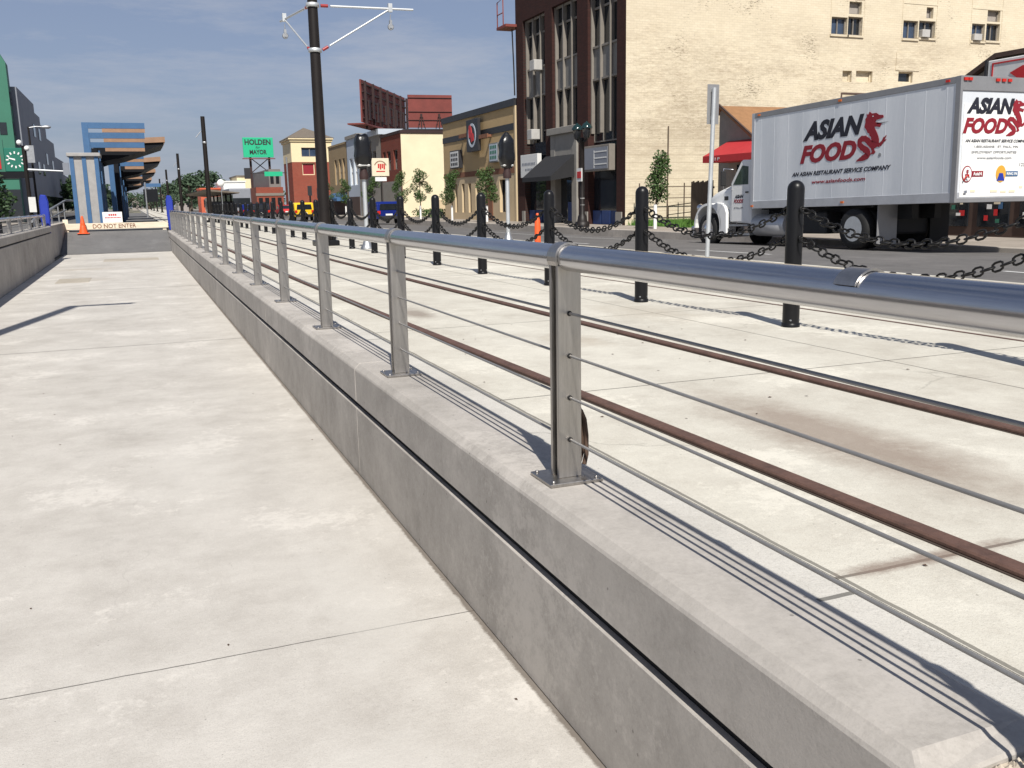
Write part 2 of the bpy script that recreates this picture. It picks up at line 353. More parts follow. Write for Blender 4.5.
def text(name, body, k, parent, origin, u, v, w=None, h=.3, shear=0, bold=0, depth=.006, align='LEFT'):
    """lettering as a thin solid: origin = lower left (or centre) of the line, u = reading direction, v = up"""
    c = bpy.data.curves.new(name, 'FONT'); c.body = body; c.size = 1; c.shear = shear; c.offset = bold; c.extrude = .5
    c.resolution_u = 3
    t = bpy.data.objects.new('tmp', c); COL.objects.link(t)
    dg = bpy.context.evaluated_depsgraph_get(); me = bpy.data.meshes.new_from_object(t.evaluated_get(dg))
    bpy.data.objects.remove(t); bpy.data.curves.remove(c)
    xs = [p.co.x for p in me.vertices]; ys = [p.co.y for p in me.vertices]
    x0, x1, y0, y1 = min(xs), max(xs), min(ys), max(ys)
    if '\n' in body: sy = h / (y1 - y0)
    else: sy = h / (y1 - y0)
    sx_ = (w / (x1 - x0)) if w else sy
    u, v, o = Vector(u), Vector(v), Vector(origin); n = u.cross(v)
    off = Vector((0, 0, 0)); q = parent
    while q is not None: off += q.location; q = q.parent
    sh = -(x1 - x0) * sx_ / 2 if align == 'CENTER' else 0
    for p in me.vertices:
        p.co = o + u * ((p.co.x - x0) * sx_ + sh) + v * ((p.co.y - y0) * sy) + n * (p.co.z * depth) - off
    me.materials.clear(); me.materials.append(MAT[k])
    ob = bpy.data.objects.new(name, me); COL.objects.link(ob); ob.parent = parent
    return ob

# wall with openings: facing '-X' (plane x=c), '-Y' (plane y=c), '+X'
def wp(face, c, u, v, d=0):
    return {'-X': (c + d, u, v), '-Y': (u, c + d, v), '+X': (c - d, u, v)}[face]
def holed(mb, face, c, u0, u1, v0, v1, holes, depth=.2, k=None):
    us = sorted({u0, u1, *[h[0] for h in holes], *[h[1] for h in holes]}); vs = sorted({v0, v1, *[h[2] for h in holes], *[h[3] for h in holes]})
    us = [u for u in us if u0 <= u <= u1]; vs = [v for v in vs if v0 <= v <= v1]
    for a, b in zip(us, us[1:]):
        for e, f in zip(vs, vs[1:]):
            mu, mv = (a + b) / 2, (e + f) / 2
            if any(h[0] < mu < h[1] and h[2] < mv < h[3] for h in holes): continue
            mb.quad(wp(face, c, a, e), wp(face, c, b, e), wp(face, c, b, f), wp(face, c, a, f), k)
    for (a, b, e, f) in holes:
        for (p, q) in (((a, e), (b, e)), ((b, e), (b, f)), ((b, f), (a, f)), ((a, f), (a, e))):
            mb.quad(wp(face, c, *p), wp(face, c, *q), wp(face, c, *q, depth), wp(face, c, *p, depth), k)
    return mb
def slab_on(mb, face, c, a, b, e, f, d0, d1, k=None):
    p, q = wp(face, c, a, e, d0), wp(face, c, b, f, d1)
    return mb.box(min(p[0], q[0]), max(p[0], q[0]), min(p[1], q[1]), max(p[1], q[1]), min(p[2], q[2]), max(p[2], q[2]), k)
def window(parent, face, c, a, b, e, f, depth=.2, nu=1, nv=1, fk='mullion', gk='glass', fw=.06, label=None):
    m = MB(); d0 = depth - .08; d1 = depth - .02
    for (p, q, r, s_) in ((a, b, e, e + fw), (a, b, f - fw, f), (a, a + fw, e + fw, f - fw), (b - fw, b, e + fw, f - fw)): slab_on(m, face, c, p, q, r, s_, d0, d1)
    for i in range(1, nu):
        x = a + (b - a) * i / nu; slab_on(m, face, c, x - fw / 2, x + fw / 2, e + fw, f - fw, d0, d1)
    for j in range(1, nv):
        z = e + (f - e) * j / nv
        for i in range(nu):
            xa = a + (b - a) * i / nu + (fw if i == 0 else fw / 2); xb = a + (b - a) * (i + 1) / nu - (fw if i == nu - 1 else fw / 2)
            slab_on(m, face, c, xa, xb, z - fw / 2, z + fw / 2, d0 + .01, d1)
    fr = m.build('window', fk, parent)
    g = MB(); slab_on(g, face, c, a, b, e, f, depth - .012, depth + .02); g.build('pane', gk, fr)
    return fr

# ------------------------------------------------------------------ setting
struct(MB().box(-1500, 1500, -200, 3000, -.6, -.03).build('ground', 'dirt'))
struct(MB().box(-2.7, 1.225, -6, 40.0, -.029, 0).build('walkway', 'walk'))
r = MB(); r.prism([(40.0, -.029), (40.0, .002), (44.2, .82), (160, .82), (160, -.029)], 'X', -2.85, 1.225); struct(r.build('ramp_and_platform', 'ramp'))
struct(MB().box(-2.65, 1.18, 39.85, 40.0, .001, .006).build('ramp_drain', 'seal'))
struct(MB().box(1.7535, 9.6, -12, 600, -.029, .70).build('trackway_slab', 'slab'))
struct(MB().box(1.553, 1.752, -12, 600, -.029, .698).build('slab_edge_strip', 'strip'))
g = MB(); g.box(1.226, 1.548, .986, 1.114, -.029, .715)
struct(g.build('gravel_bed', 'gravel'))
gv = MB()
for i in range(420):
    x, y = random.uniform(1.235, 1.54), random.uniform(.992, 1.106); q = random.uniform(.005, .013); a = random.uniform(0, 6.28)
    ps = [(x + q * math.cos(a + t) * random.uniform(.7, 1.2), y + q * math.sin(a + t) * random.uniform(.7, 1.2), .715) for t in (0, 1.3, 2.6, 3.9, 5.1)]
    gv.add(ps + [(x, y, .715 + q * 1.1)], [(j, (j + 1) % 5, 5) for j in range(5)])
tag(gv.build('gravel', 'gravel'), None, None, None, 'stuff')
rd = MB(); prof = None
def roadz(x, y):
    def ip(t, P_):
        if t <= P_[0][0]: return P_[0][1]
        for (a, b), (c, e) in zip(P_, P_[1:]):
            if t <= c: return b + (e - b) * (t - a) / (c - a)
        return P_[-1][1]
    return ip(x, [(9.6, .47), (12, .50), (16, .44), (18.8, .34)]) + ip(y, [(16, 0), (36, -.20), (60, -.22)]) * min(1, (x - 8) / 4)
XS, YS = [9.6, 12, 14, 16, 17.5, 18.8], [-40, 8, 16, 20, 24, 28, 32, 36, 44, 60, 120, 600]
vs = [(x, y, roadz(x, y)) for y in YS for x in XS]
rd.add(vs, [(j * 6 + i, j * 6 + i + 1, (j + 1) * 6 + i + 1, (j + 1) * 6 + i) for j in range(len(YS) - 1) for i in range(5)]); struct(rd.build('road', 'asphalt'))
cu = MB(); cu.box(18.8, 19.0, -40, 600, -.029, .468); struct(cu.build('kerb', 'curb', bevel=.02))
struct(MB().box(19.0, 60, -40, 39.8, -.029, .465).build('sidewalk', 'sidewalk'))
struct(MB().box(19.0, 21.8, 39.8, 600, -.029, .465).build('sidewalk', 'sidewalk'))
struct(MB().box(21.8, 60, 68.2, 79.9, -.029, .47).build('car_park', 'asphalt'))
struct(MB().box(-9.6, -2.95, -40, 600, -.029, .45).build('road', 'asphalt'))
struct(MB().box(-60, -9.6, -40, 600, -.029, .52).build('sidewalk', 'sidewalk'))
ln = MB()
def stripe(x0, x1, a, b):
    n = max(1, int((b - a) / 2)); e = .006
    for q in range(n):
        y0, y1 = a + (b - a) * q / n, a + (b - a) * (q + 1) / n
        ln.quad((x0, y0, roadz(x0, y0) + e), (x1, y0, roadz(x1, y0) + e), (x1, y1, roadz(x1, y1) + e), (x0, y1, roadz(x0, y1) + e))
for y in range(8, 120, 9): stripe(12.9, 13.02, y, y + 3)
stripe(9.95, 10.05, 4, 120); stripe(16.3, 16.4, 27, 44)
struct(ln.build('road_marking', 'paint_line'))
struct(MB().box(-1.15, .6, 33.8, 35.4, .0005, .006).build('walkway_hatch', 'copper_hatch'))
struct(MB().box(-1.95, -1.2, 24.7, 26.2, .0005, .006).build('walkway_hatch', 'copper_hatch'))

# ------------------------------------------------------------------ walls beside the walkway
def long_wall(x0, x1, y0, y1, z0, zt, zg, label, side, joints, end0=True):
    """cast wall with a black groove; side = +-1 is the face the groove is cut in (towards -X or +X)"""
    t = thing('concrete_wall', label, 'wall', ((x0 + x1) / 2, (y0 + y1) / 2, z0))
    ys = [y0] + [j for j in joints if y0 < j < y1] + [y1]
    lo = MB(); up = MB(); c = .035
    for a, b in zip(ys, ys[1:]):
        ga = .002 if a != y0 else 0; gb = .002 if b != y1 else 0
        lo.box(x0, x1, a + ga, b - gb, z0, zg - .020)
        ca = c if a == y0 else .0; cb = c * 2.2 if False else 0
        up.add([(x0, a + ga, zg + .020), (x1, a + ga, zg + .020), (x1, b - gb, zg + .020), (x0, b - gb, zg + .020),
                (x0, a + ga, zt - c), (x1, a + ga, zt - .012), (x1, b - gb, zt - .012), (x0, b - gb, zt - c),
                (x0 + c, a + ga + ca * 1.7, zt), (x1 - .012, a + ga + ca * 1.7, zt), (x1 - .012, b - gb, zt), (x0 + c, b - gb, zt)] if side < 0 else
               [(x0, a + ga, zg + .020), (x1, a + ga, zg + .020), (x1, b - gb, zg + .020), (x0, b - gb, zg + .020),
                (x0, a + ga, zt - .012), (x1, a + ga, zt - c), (x1, b - gb, zt - c), (x0, b - gb, zt - .012),
                (x0 + .012, a + ga + ca * 1.7, zt), (x1 - c, a + ga + ca * 1.7, zt), (x1 - c, b - gb, zt), (x0 + .012, b - gb, zt)],
               [(0, 3, 2, 1), (0, 1, 5, 4), (2, 3, 7, 6), (3, 0, 4, 7), (1, 2, 6, 5), (4, 5, 9, 8), (6, 7, 11, 10), (7, 4, 8, 11), (5, 6, 10, 9), (8, 9, 10, 11)])
    lo.build('lower_panel', 'wall', t, bevel=.004); up.build('upper_panel', 'wall', t, bevel=.006)
    MB().box(x0 + .03, x1 - .03, y0 + .01, y1 - .01, zg - .021, zg + .021).build('groove_seal', 'seal', t)
    return t
long_wall(1.225, 1.545, 1.115, 43.2, 0, .75, .475, 'grey concrete retaining wall with black groove under the near stainless railing', -1, [5.85, 10.4, 14.2, 18.8, 23.4, 28, 32.6, 37.2])
long_wall(1.225, 1.545, -4, .985, 0, .738, .46, 'short end of grey concrete wall beyond the gravel gap at lower right', -1, [])
long_wall(-2.98, -2.7, -4, 35.2, 0, 1.2, .98, 'shaded grey concrete wall along the left side of the walkway', 1, [4, 9, 14, 19, 24, 29.6])
t = thing('ramp_wall', 'dark stepped back concrete wall beside the grey ramp at left', 'wall', (-2.98, 40, 0))
MB().box(-3.10, -2.87, 35.22, 46, 0, 1.12).build('wall_body', 'wall', t, bevel=.01)
MB().box(-3.13, -2.84, 35.22, 46, 1.122, 1.17).build('coping', 'curb', t)

# ------------------------------------------------------------------ railings
def saddle(x, y, zc, r, hw=.036, a0=-.5, th=.009):
    sd = MB(); n = 14; vs = []
    for rr in (r + .001, r + th):
        for yy in (y - hw, y + hw):
            for j in range(n + 1):
                a = a0 + (PI - 2 * a0) * j / n; vs.append((x + rr * math.cos(a), yy, zc + rr * math.sin(a)))
    m_ = n + 1
    for j in range(n):
        for p, q, sm in ((0, m_, True), (2 * m_, 3 * m_, True), (0, 2 * m_, False), (m_, 3 * m_, False)): sd.add([vs[p + j], vs[p + j + 1], vs[q + j + 1], vs[q + j]], [(0, 1, 2, 3)], None, sm)
    return sd
def railing(x, ys, zb, ztop, label, cab, y_ext, detail=True, r=.046, pw=.046):
    t = thing('metal_railing', label, 'railing', (x, ys[0], zb))
    zc = ztop - r
    for i, y in enumerate(ys):
        p = MB()
        for s in (-1, 1): p.box(x - pw, x + pw, y + s * .028 - .008, y + s * .028 + .008, zb + .014, zc - r * .55)
        for z in (zb + .10, zb + .62 * (ztop - zb)): p.box(x - .012, x + .012, y - .02, y + .02, z, z + .05)
        po = p.build('post', 'steel', t, bevel=.002)
        bp = MB().box(x - .105, x + .105, y - .095, y + .095, zb + .001, zb + .014)
        for sx in (-1, 1):
            for sy in (-1, 1): bp.lathe((x + sx * .086, y + sy * .076, zb + .014), [(.008, 0), (.008, .006), (.004, .008)], 6)
        bp.build('base_plate', 'steel', po, bevel=.002)
        saddle(x, y, zc, r).build('saddle', 'steel', po)
        if detail:
            for z in cab:
                ft = MB(); ft.lathe((x, y - .036, z), [(.0095, -.004), (.0095, .0), (.0045, .0005)], 10, 'Y', 'seal' if y < 3.5 else 'steel')
                ft.lathe((x, y - .043, z), [(.006, -.012), (.006, -.002)], 8, 'Y', 'steel'); ft.build('cable_fitting', 'steel', po)
    y0, y1 = y_ext
    h = MB(); n = 28; h.tube((x, y0, zc), (x, y1, zc), r, n=n); hr = h.build('handrail', 'rail_pipe', t)
    for z in cab:
        MB().tube((x, y0, z), (x, y1, z), .0052, n=8).build('cable', 'cable', t)
    return t, hr
ys = [3.0 + 2.35 * k for k in range(-1, 18)]
CAB = (1.37, 1.217, 1.063, .907)
t, hr = railing(1.40, ys, .75, 1.612, 'brushed stainless cable railing with round handrail on the right hand wall', CAB, (-1.7, 43.1))
saddle(1.40, 1.53, 1.566, .046, .032, .35, .006).build('splice_strap', 'steel', hr)
railing(-2.86, [2.0 + 2.35 * k for k in range(0, 15)], 1.2, 1.585, 'lower stainless railing on the shaded left hand wall', (1.45, 1.33), (-.3, 35.1), detail=False)
# wire tie at the first post
w = MB(); pts = [(1.447, 3.03, 1.0), (1.465, 3.04, 1.005), (1.482, 3.045, .97), (1.487, 3.04, .91), (1.482, 3.03, .84), (1.468, 3.02, .805), (1.452, 3.03, .82)]
w.path(pts, [.012, .016, .013, .010, .008, .007, .005], 8); w.path([(p[0] + .006, p[1] - .02, p[2] - .01) for p in pts[:6]], .009, 7)
tag(w.build('tie_wire', 'rope'), 'twisted brown tie wire looped at the foot of the nearest railing post', 'wire')

# ------------------------------------------------------------------ rails
def rail(x, label, z=.70, hr=.022, w=.035):
    t = thing('track_rail', label, 'rail', (x, 40, z))
    YS_ = [-6, 1.75, 5, 8.5, 13, 17.5, 26, 420]; DX = [.24, .13, .07, .01, -.05, -.09, -.11, -.11]
    def strip(hw, z0, z1, nm, k, bv=0):
        m = MB(); n = len(YS_)
        for (a, b) in ((-1, z0), (1, z0), (1, z1), (-1, z1)): m.v += [(x + d_ + a * hw, y_, b) for y_, d_ in zip(YS_, DX)]
        for q in range(4):
            r_ = (q + 1) % 4
            for e in range(n - 1): m.f.append((q * n + e, q * n + e + 1, r_ * n + e + 1, r_ * n + e)); m.m.append(0); m.sm.append(False)
        for e in (0, n - 1): m.f.append((e, n + e, 2 * n + e, 3 * n + e)); m.m.append(0); m.sm.append(False)
        m.build(nm, k, t, bevel=bv)
    strip(w, z + .001, z + hr, 'rail_head', 'rust', min(.006, hr / 3))
    if w > .03: strip(w + .008, z + .0005, z + .004, 'rail_boot', 'boot')
rail(2.114, 'rusty brown steel rail nearest the stainless railing', hr=.022)
rail(3.49, 'rusty brown steel rail between the near rail and the black bollards', hr=.022)
rail(5.79, 'thin rusty rail of the far track just beyond the bollards', hr=.0045, w=.018)
rail(7.29, 'rusty rail of the far track nearest the road', hr=.0045, w=.018)
lt = MB()
for i in range(45):
    x, y = random.uniform(1.8, 4.4), random.uniform(1.5, 9); q = random.uniform(.005, .014); a = random.uniform(0, 6.28)
    lt.add([(x + q * math.cos(a), y + q * math.sin(a), .703), (x - q * .5 * math.sin(a), y + q * .5 * math.cos(a), .706), (x - q * math.cos(a), y - q * math.sin(a), .703), (x + q * .5 * math.sin(a), y - q * .5 * math.cos(a), .7035)], [(0, 1, 2, 3)])
for i in range(40):
    x, y = random.uniform(-2.4, 1.15), random.uniform(2.5, 16); q = random.uniform(.004, .010); a = random.uniform(0, 6.28)
    lt.add([(x + q * math.cos(a), y + q * math.sin(a), .002), (x - q * .5 * math.sin(a), y + q * .5 * math.cos(a), .005), (x - q * math.cos(a), y - q * math.sin(a), .002), (x + q * .5 * math.sin(a), y - q * .5 * math.cos(a), .0025)], [(0, 1, 2, 3)])
tag(lt.build('leaf_litter', 'rope'), None, None, None, 'stuff')

# ------------------------------------------------------------------ bollards and chains
BX = 4.94
def bx(y):
    pts = [(3.93, 5.06), (6.19, 4.94), (8.452, 4.82), (10.714, 4.79), (12.976, 4.71), (15.2, 4.71)]
    if y <= 3.93: return 5.06 + (3.93 - y) * .053
    for (a, b), (c, e) in zip(pts, pts[1:]):
        if y <= c + .01: return b + (e - b) * (y - a) / (c - a)
    return 4.71
Y0B = 6.19
b0 = thing('bollard', '', 'bollard', (BX, Y0B, .70))
MB().lathe((BX, Y0B, .70), [(.068, .001), (.068, 1.115)] + [(.068 * math.cos(a), 1.115 + .068 * math.sin(a)) for a in (.3, .6, .9, 1.2, 1.45)], 20).build('post', 'black', b0)
MB().lathe((BX, Y0B, .70), [(.074, .001), (.074, .03), (.069, .034)], 20).build('base_flange', 'black', b0)
for a in (-2.3, -.9):
    m = MB(); m.lathe((BX + .066 * math.cos(a), Y0B + .066 * math.sin(a), .76), [(.007, -.008), (.007, .012)], 8, 'Y'); m.build('anchor_bolt', 'galv', b0)
for z in (1.655, 1.425):
    for s in (-1, 1):
        ey = MB(); ey.path([(BX + .018 * math.cos(t), Y0B + s * .082, z + .018 * math.sin(t)) for t in [i * PI / 4 for i in range(8)]], .006, 5, closed=True); ey.build('chain_eye', 'chain', b0)
BY = [Y0B + 2.262 * k for k in range(-2, 27)]
def chain_mesh(span, sag, dx, seg, rad, ln):
    m = MB(); n = max(5, int(span / (ln * .74))); n += n % 2
    P = lambda s: Vector((dx * s, .08 + (span - .16) * s, -sag * 4 * s * (1 - s)))
    for i in range(n):
        a, b = P(i / n), P((i + 1) / n); c = (a + b) / 2; d = (b - a).normalized()
        side = d.cross(Vector((0, 0, 1))).normalized(); up = side.cross(d)
        w_ = side if i % 2 else up
        w_ = (w_ + .25 * (up if i % 2 else side)).normalized()
        pts = []
        for j in range(seg):
            t = 2 * PI * j / seg; cx, sx = math.cos(t), math.sin(t)
            u = (ln / 2 - rad) * (1 if cx > 0 else -1) * abs(cx) ** .7; v = ln * .30 * (1 if sx > 0 else -1) * abs(sx) ** .8
            pts.append(c + d * u + w_ * v)
        m.path(pts, rad, 5, closed=True)
    return m
chA = chain_mesh(2.262, .24, -.0129, 10, .0082, .10); chB = chain_mesh(2.262, .25, -.0129, 10, .0082, .10)
order = {y: i for i, y in enumerate(BY)}
first = True; cm = []
for y in BY:
    k = order[y] - 1         # the first bollard in view is counted from the right
    b = b0 if first else copy_tree(b0)
    first = False
    b.location = (bx(y), y, .70)
    lab = ('black round topped bollard, ' + (('rightmost of the chained row' if k == 1 else ordw(k) + ' from the right in the chained row') if k >= 1 else 'just past the right edge at the near end of the row'))
    tag(b, lab, 'bollard', 'black bollards between the tracks')
for i, (y, y2) in enumerate(zip(BY, BY[1:])):
    for lvl, (z, mbx) in enumerate(((1.655, chA), (1.425, chB))):
        if i == 0:
            o = mbx.build('chain', 'chain'); cm.append(o.data)
        else:
            o = bpy.data.objects.new('chain', cm[lvl]); COL.objects.link(o)
        o.location = (bx(y), y, z); o.rotation_euler.z = -math.atan2(bx(y2) - bx(y) + .0129, y2 - y)
        k = i - 1
        where = ('between the ' + ordw(k) + ' and ' + ordw(k + 1) + ' bollards from the right') if k >= 1 else ('running out of frame from the rightmost bollard' if k == 0 else 'beyond the right edge of the frame')
        tag(o, ('upper' if lvl == 0 else 'lower') + ' black link chain sagging ' + where, 'chain', 'chains slung between the bollards')

# ------------------------------------------------------------------ poles with overhead arms
CP = [(24.2, 7.6), (64.0, 7.35), (103.0, 7.05), (142.0, 6.85), (181.0, 6.65), (220, 6.5), (259, 6.5), (298, 6.5)]
CL = ['thick dark pole with white bracket arms and hanging pulleys near the middle of the picture', 'bare dark catenary pole leaning just left of the green billboard',
      'dark catenary pole, second back along the row behind the blue post', 'dark catenary pole, third back along the row', 'thin far catenary pole, fourth back along the row',
      'thin far catenary pole, fifth back along the row', 'thin far catenary pole, sixth back along the row', 'thinnest farthest catenary pole at the end of the row']
for i, ((y, zt), lb) in enumerate(zip(CP, CL)):
    x = 4.5; t = thing('catenary_pole', lb, 'pole', (x, y, .70), 'catenary poles along the tracks')
    MB().tube((x, y, .72), (x, y, zt), .155, .118 if i == 0 else .13, 16).build('pole_shaft', 'pole', t)
    MB().box(x - .3, x + .3, y - .3, y + .3, .701, .84).build('base_block', 'black', t, bevel=.02)
    if i == 0:
        for z in (6.56, 5.5): MB().lathe((x, y, z), [(.15, -.05), (.165, -.045), (.165, .045), (.15, .05)], 16).build('clamp_band', 'galv_light', t)
        for (tip, s0, low, pl, lb_) in (((7.05, y - .05, 6.58), (6.45, y - .03, 6.57), (4.66, y, 5.5), (6.45, y - .03, 6.44), 'r'), ((4.05, y + 2.3, 6.56), (4.1, y + 1.95, 6.56), (4.42, y + .12, 5.5), (4.1, y + 1.95, 6.44), 'l')):
            st = Vector((4.66, y, 6.56)) if lb_ == 'r' else Vector((4.44, y + .13, 6.56)); tp = Vector(tip); d = (tp - st).normalized()
            a = MB(); a.tube(st + d * .28, tp, .028, n=10); ar = a.build('bracket_arm', 'galv_light', t)
            MB().tube(st + d * .04, st + d * .22, .04, n=10).build('insulator', 'insul', ar)
            lo = Vector(low); s0 = Vector(s0); d2 = (s0 - lo).normalized()
            b = MB(); b.tube(lo + d2 * .25, s0, .022, n=8); br = b.build('bracket_strut', 'galv_light', t)
            MB().tube(lo + d2 * .04, lo + d2 * .20, .038, n=10).build('insulator', 'insul', br)
            p = Vector(pl); q = MB(); q.box(p.x - .05, p.x + .05, p.y - .05, p.y + .05, 6.50, 6.70); q.build('clamp', 'galv_light', ar)
            q = MB(); q.tube(p, p - Vector((0, 0, .14)), .012, n=6); q.lathe(p - Vector((0, 0, .30)), [(.065, -.025), (.078, -.018), (.055, 0), (.078, .018), (.065, .025)], 14, 'Y'); q.box(p.x - .03, p.x + .03, p.y - .045, p.y + .045, p.z - .33, p.z - .14)
            q.build('pulley', 'galv', ar)
    elif i < 4:
        MB().lathe((x, y, zt * .78), [(.145, -.06), (.16, -.05), (.16, .05), (.145, .06)], 12).build('clamp_band', 'galv', t)
        MB().tube((x - .15, y, zt - .9), (x - .5, y, zt - 1.3), .03, n=6).build('bracket_arm', 'galv', t)

# ------------------------------------------------------------------ bagged signals, sign, delineator
def bagged(x, y, zt, label):
    t = thing('pedestrian_signal', label, 'signal', (x, y, .70), 'signals wrapped in black plastic')
    MB().tube((x, y, .71), (x, y, 2.34), .05, n=14).build('pole', 'galv_light', t)
    MB().lathe((x, y, .70), [(.16, .001), (.16, .03), (.11, .10), (.075, .22), (.063, .26)], 14).build('pedestal_base', 'galv', t)
    MB().lathe((x, y, 2.30), [(.10, 0), (.11, .1), (.08, .2), (.08, .26)], 12).build('collar', 'bill_dark', t)
    m = MB(); n = 18; rows = [(2.56, .66), (2.63, .80), (2.72, 1.0), (2.84, 1.04), (2.98, .98), (3.12, 1.03), (3.22, .92), (3.31, .66), (zt, .18)]
    vs = []; rng = random.Random(int(x * 100))
    for (z, s) in rows:
        for i in range(n):
            a = 2 * PI * i / n; e = lambda c: (1 if c > 0 else -1) * abs(c) ** .55
            k = s * rng.uniform(.87, 1.09); vs.append((x + .185 * k * e(math.cos(a)), y + .16 * k * e(math.sin(a)), z + rng.uniform(-.022, .022)))
    m.add(vs, [(j * n + i, j * n + (i + 1) % n, (j + 1) * n + (i + 1) % n, (j + 1) * n + i) for j in range(len(rows) - 1) for i in range(n)], None, True)
    m.add(vs[:n], [tuple(range(n))]); m.add(vs[-n:], [tuple(range(n))]); m.build('plastic_bag', 'bag', t)
    m = MB(); m.box(x - .145, x + .145, y - .13, y + .13, 2.585, 2.645); m.build('tape_band', 'offwhite', t, bevel=.03)
bagged(5.0, 21.7, 3.30, 'signal head wrapped in black plastic on a pale pole beside the cream shop sign')
bagged(8.7, 22.0, 3.40, 'signal head wrapped in black plastic on a pale pole before the tan building')
t = thing('road_sign', 'back of a grey metal road sign on a tall thin pole before the truck', 'sign', (8.86, 13.33, .70))
MB().tube((8.86, 13.33, .70), (8.93, 13.33, 3.5), .036, n=12).build('pole', 'galv_light', t)
m = MB(); m.prism([(8.835, 2.93), (9.06, 2.93), (9.06, 3.56), (8.835, 3.56)], 'Y', 13.385, 13.392); m.build('sign_plate', 'truck_trim', t, bevel=.002)
m = MB(); m.box(8.90, 8.965, 13.366, 13.384, 3.0, 3.06); m.build('bracket', 'galv_light', t); m = MB(); m.box(8.90, 8.965, 13.366, 13.384, 3.44, 3.5); m.build('bracket', 'galv_light', t)
# turn the plate a little edge-on as in the photo
t = thing('delineator_post', 'slim orange delineator tube standing behind the black bollards', 'delineator', (8.60, 19.9, .70))
MB().lathe((8.60, 19.9, .70), [(.075, .03), (.07, .5), (.055, .62), (.03, .70), (.035, .74), (.02, .76)], 14).build('tube', 'orange', t)
MB().lathe((8.60, 19.9, .70), [(.16, .001), (.16, .03), (.08, .045)], 12).build('foot', 'rubber', t)

# ------------------------------------------------------------------ truck
TX, TX2 = 16.2, 18.55
t = thing('box_truck', 'long silver box truck with red and black dragon lettering driving down the road', 'truck', (17.4, 19, .41))
m = MB(); m.box(TX, TX2, 15.0, 22.1, 1.55, 4.06); m.build('cargo_box', 'truck_side', t, bevel=.01)
for nm, z0, z1, k in (('top_rail', 3.95, 4.085, 'truck_trim'), ('bottom_rail', 1.49, 1.70, 'truck_rail')):
    m = MB(); m.box(TX - .012, TX2 + .012, 14.99, 22.112, z0, z1); m.build(nm, k, t, bevel=.006)
m = MB(); m.box(TX - .016, TX + .05, 14.97, 15.11, 1.48, 4.09); m.box(TX2 - .05, TX2 + .016, 14.97, 15.11, 1.48, 4.09); m.box(TX + .05, TX2 - .05, 14.972, 15.11, 3.79, 4.088); m.box(TX + .05, TX2 - .05, 14.972, 15.11, 1.482, 1.58)
rf = m.build('rear_frame', 'truck_trim', t, bevel=.008)
m = MB(); m.box(TX - .014, TX + .02, 22.0, 22.114, 1.485, 4.087); m.build('front_corner_post', 'truck_rail', t)
m = MB()
for j in range(12): m.box(TX - .002, TX + .001, 15.33 + j * .58, 15.35 + j * .58, 1.702, 3.948)
m.build('panel_seams', 'truck_side', t)
m = MB(); m.box(TX + .13, TX2 - .13, 14.985, 15.05, 1.60, 3.52); door = m.build('rear_door', 'white', t)
m = MB(); m.box(TX + .05, TX2 - .05, 15.005, 15.08, 3.52, 3.79); m.build('door_header', 'truck_trim', t)
m = MB(); m.path([(16.38, 14.94, 1.95), (16.40, 14.91, 2.02), (16.46, 14.90, 2.06), (16.50, 14.92, 2.0)], .016, 6, 'lamp_red'); m.box(16.42, 16.5, 14.95, 14.986, 1.68, 1.74, 'chrome'); m.build('door_latch', None, t)
for x in (16.30, 16.42, 17.2, 17.37, 17.54, 18.3, 18.42):
    MB().box(x - .05, x + .05, 14.94, 14.974, 3.99, 4.05).build('marker_light', 'lamp_red', t)
for (y, z, k) in ((15.32, 4.02, 'lamp_red'), (18.6, 4.02, 'amber'), (21.8, 4.02, 'amber'), (18.4, 1.58, 'amber'), (22.05, 1.56, 'amber')):
    MB().box(TX - .03, TX - .011, y - .05, y + .05, z - .025, z + .025).build('marker_light', k, t)
m = MB(); m.box(TX + .3, TX2 - .3, 22.13, 22.40, 2.95, 3.95); m.build('cooling_unit', 'truck_rail', t, bevel=.06)
# emblem and words, described once in local (u, v) and laid on the side and the rear door
HEAD = [(2.412, 1.68), (2.46, 1.649), (2.505, 1.717), (2.577, 1.666), (2.716, 1.667), (2.802, 1.614), (2.926, 1.596), (2.949, 1.542), (2.847, 1.519), (2.729, 1.507), (2.687, 1.463), (2.899, 1.42), (2.847, 1.332), (2.741, 1.356), (2.635, 1.356), (2.516, 1.325), (2.385, 1.428), (2.409, 1.467), (2.375, 1.563), (2.426, 1.599)]
SP = [(2.539, 1.523), (2.502, 1.406), (2.596, 1.279), (2.69, 1.139), (2.731, 1.004), (2.642, 0.942), (2.521, 1.016), (2.399, 1.105), (2.255, 1.1), (2.224, 0.994), (2.357, 0.891), (2.479, 0.817), (2.487, 0.722), (2.336, 0.661), (2.22, 0.631), (2.135, 0.607)]
SW = [.27, .24, .20, .20, .21, .17, .14, .13, .13, .13, .14, .15, .15, .12, .06, .02]
def smooth(ps, n=3):
    o = []
    for i in range(len(ps) - 1):
        p0, p1, p2, p3 = ps[max(i - 1, 0)], ps[i], ps[i + 1], ps[min(i + 2, len(ps) - 1)]
        for j in range(n):
            s = j / n; o.append(tuple(.5 * (2 * b + (c - a) * s + (2 * a - 5 * b + 4 * c - d) * s * s + (3 * b - a - 3 * c + d) * s ** 3) for a, b, c, d in zip(p0, p1, p2, p3)))
    return o + [ps[-1]]
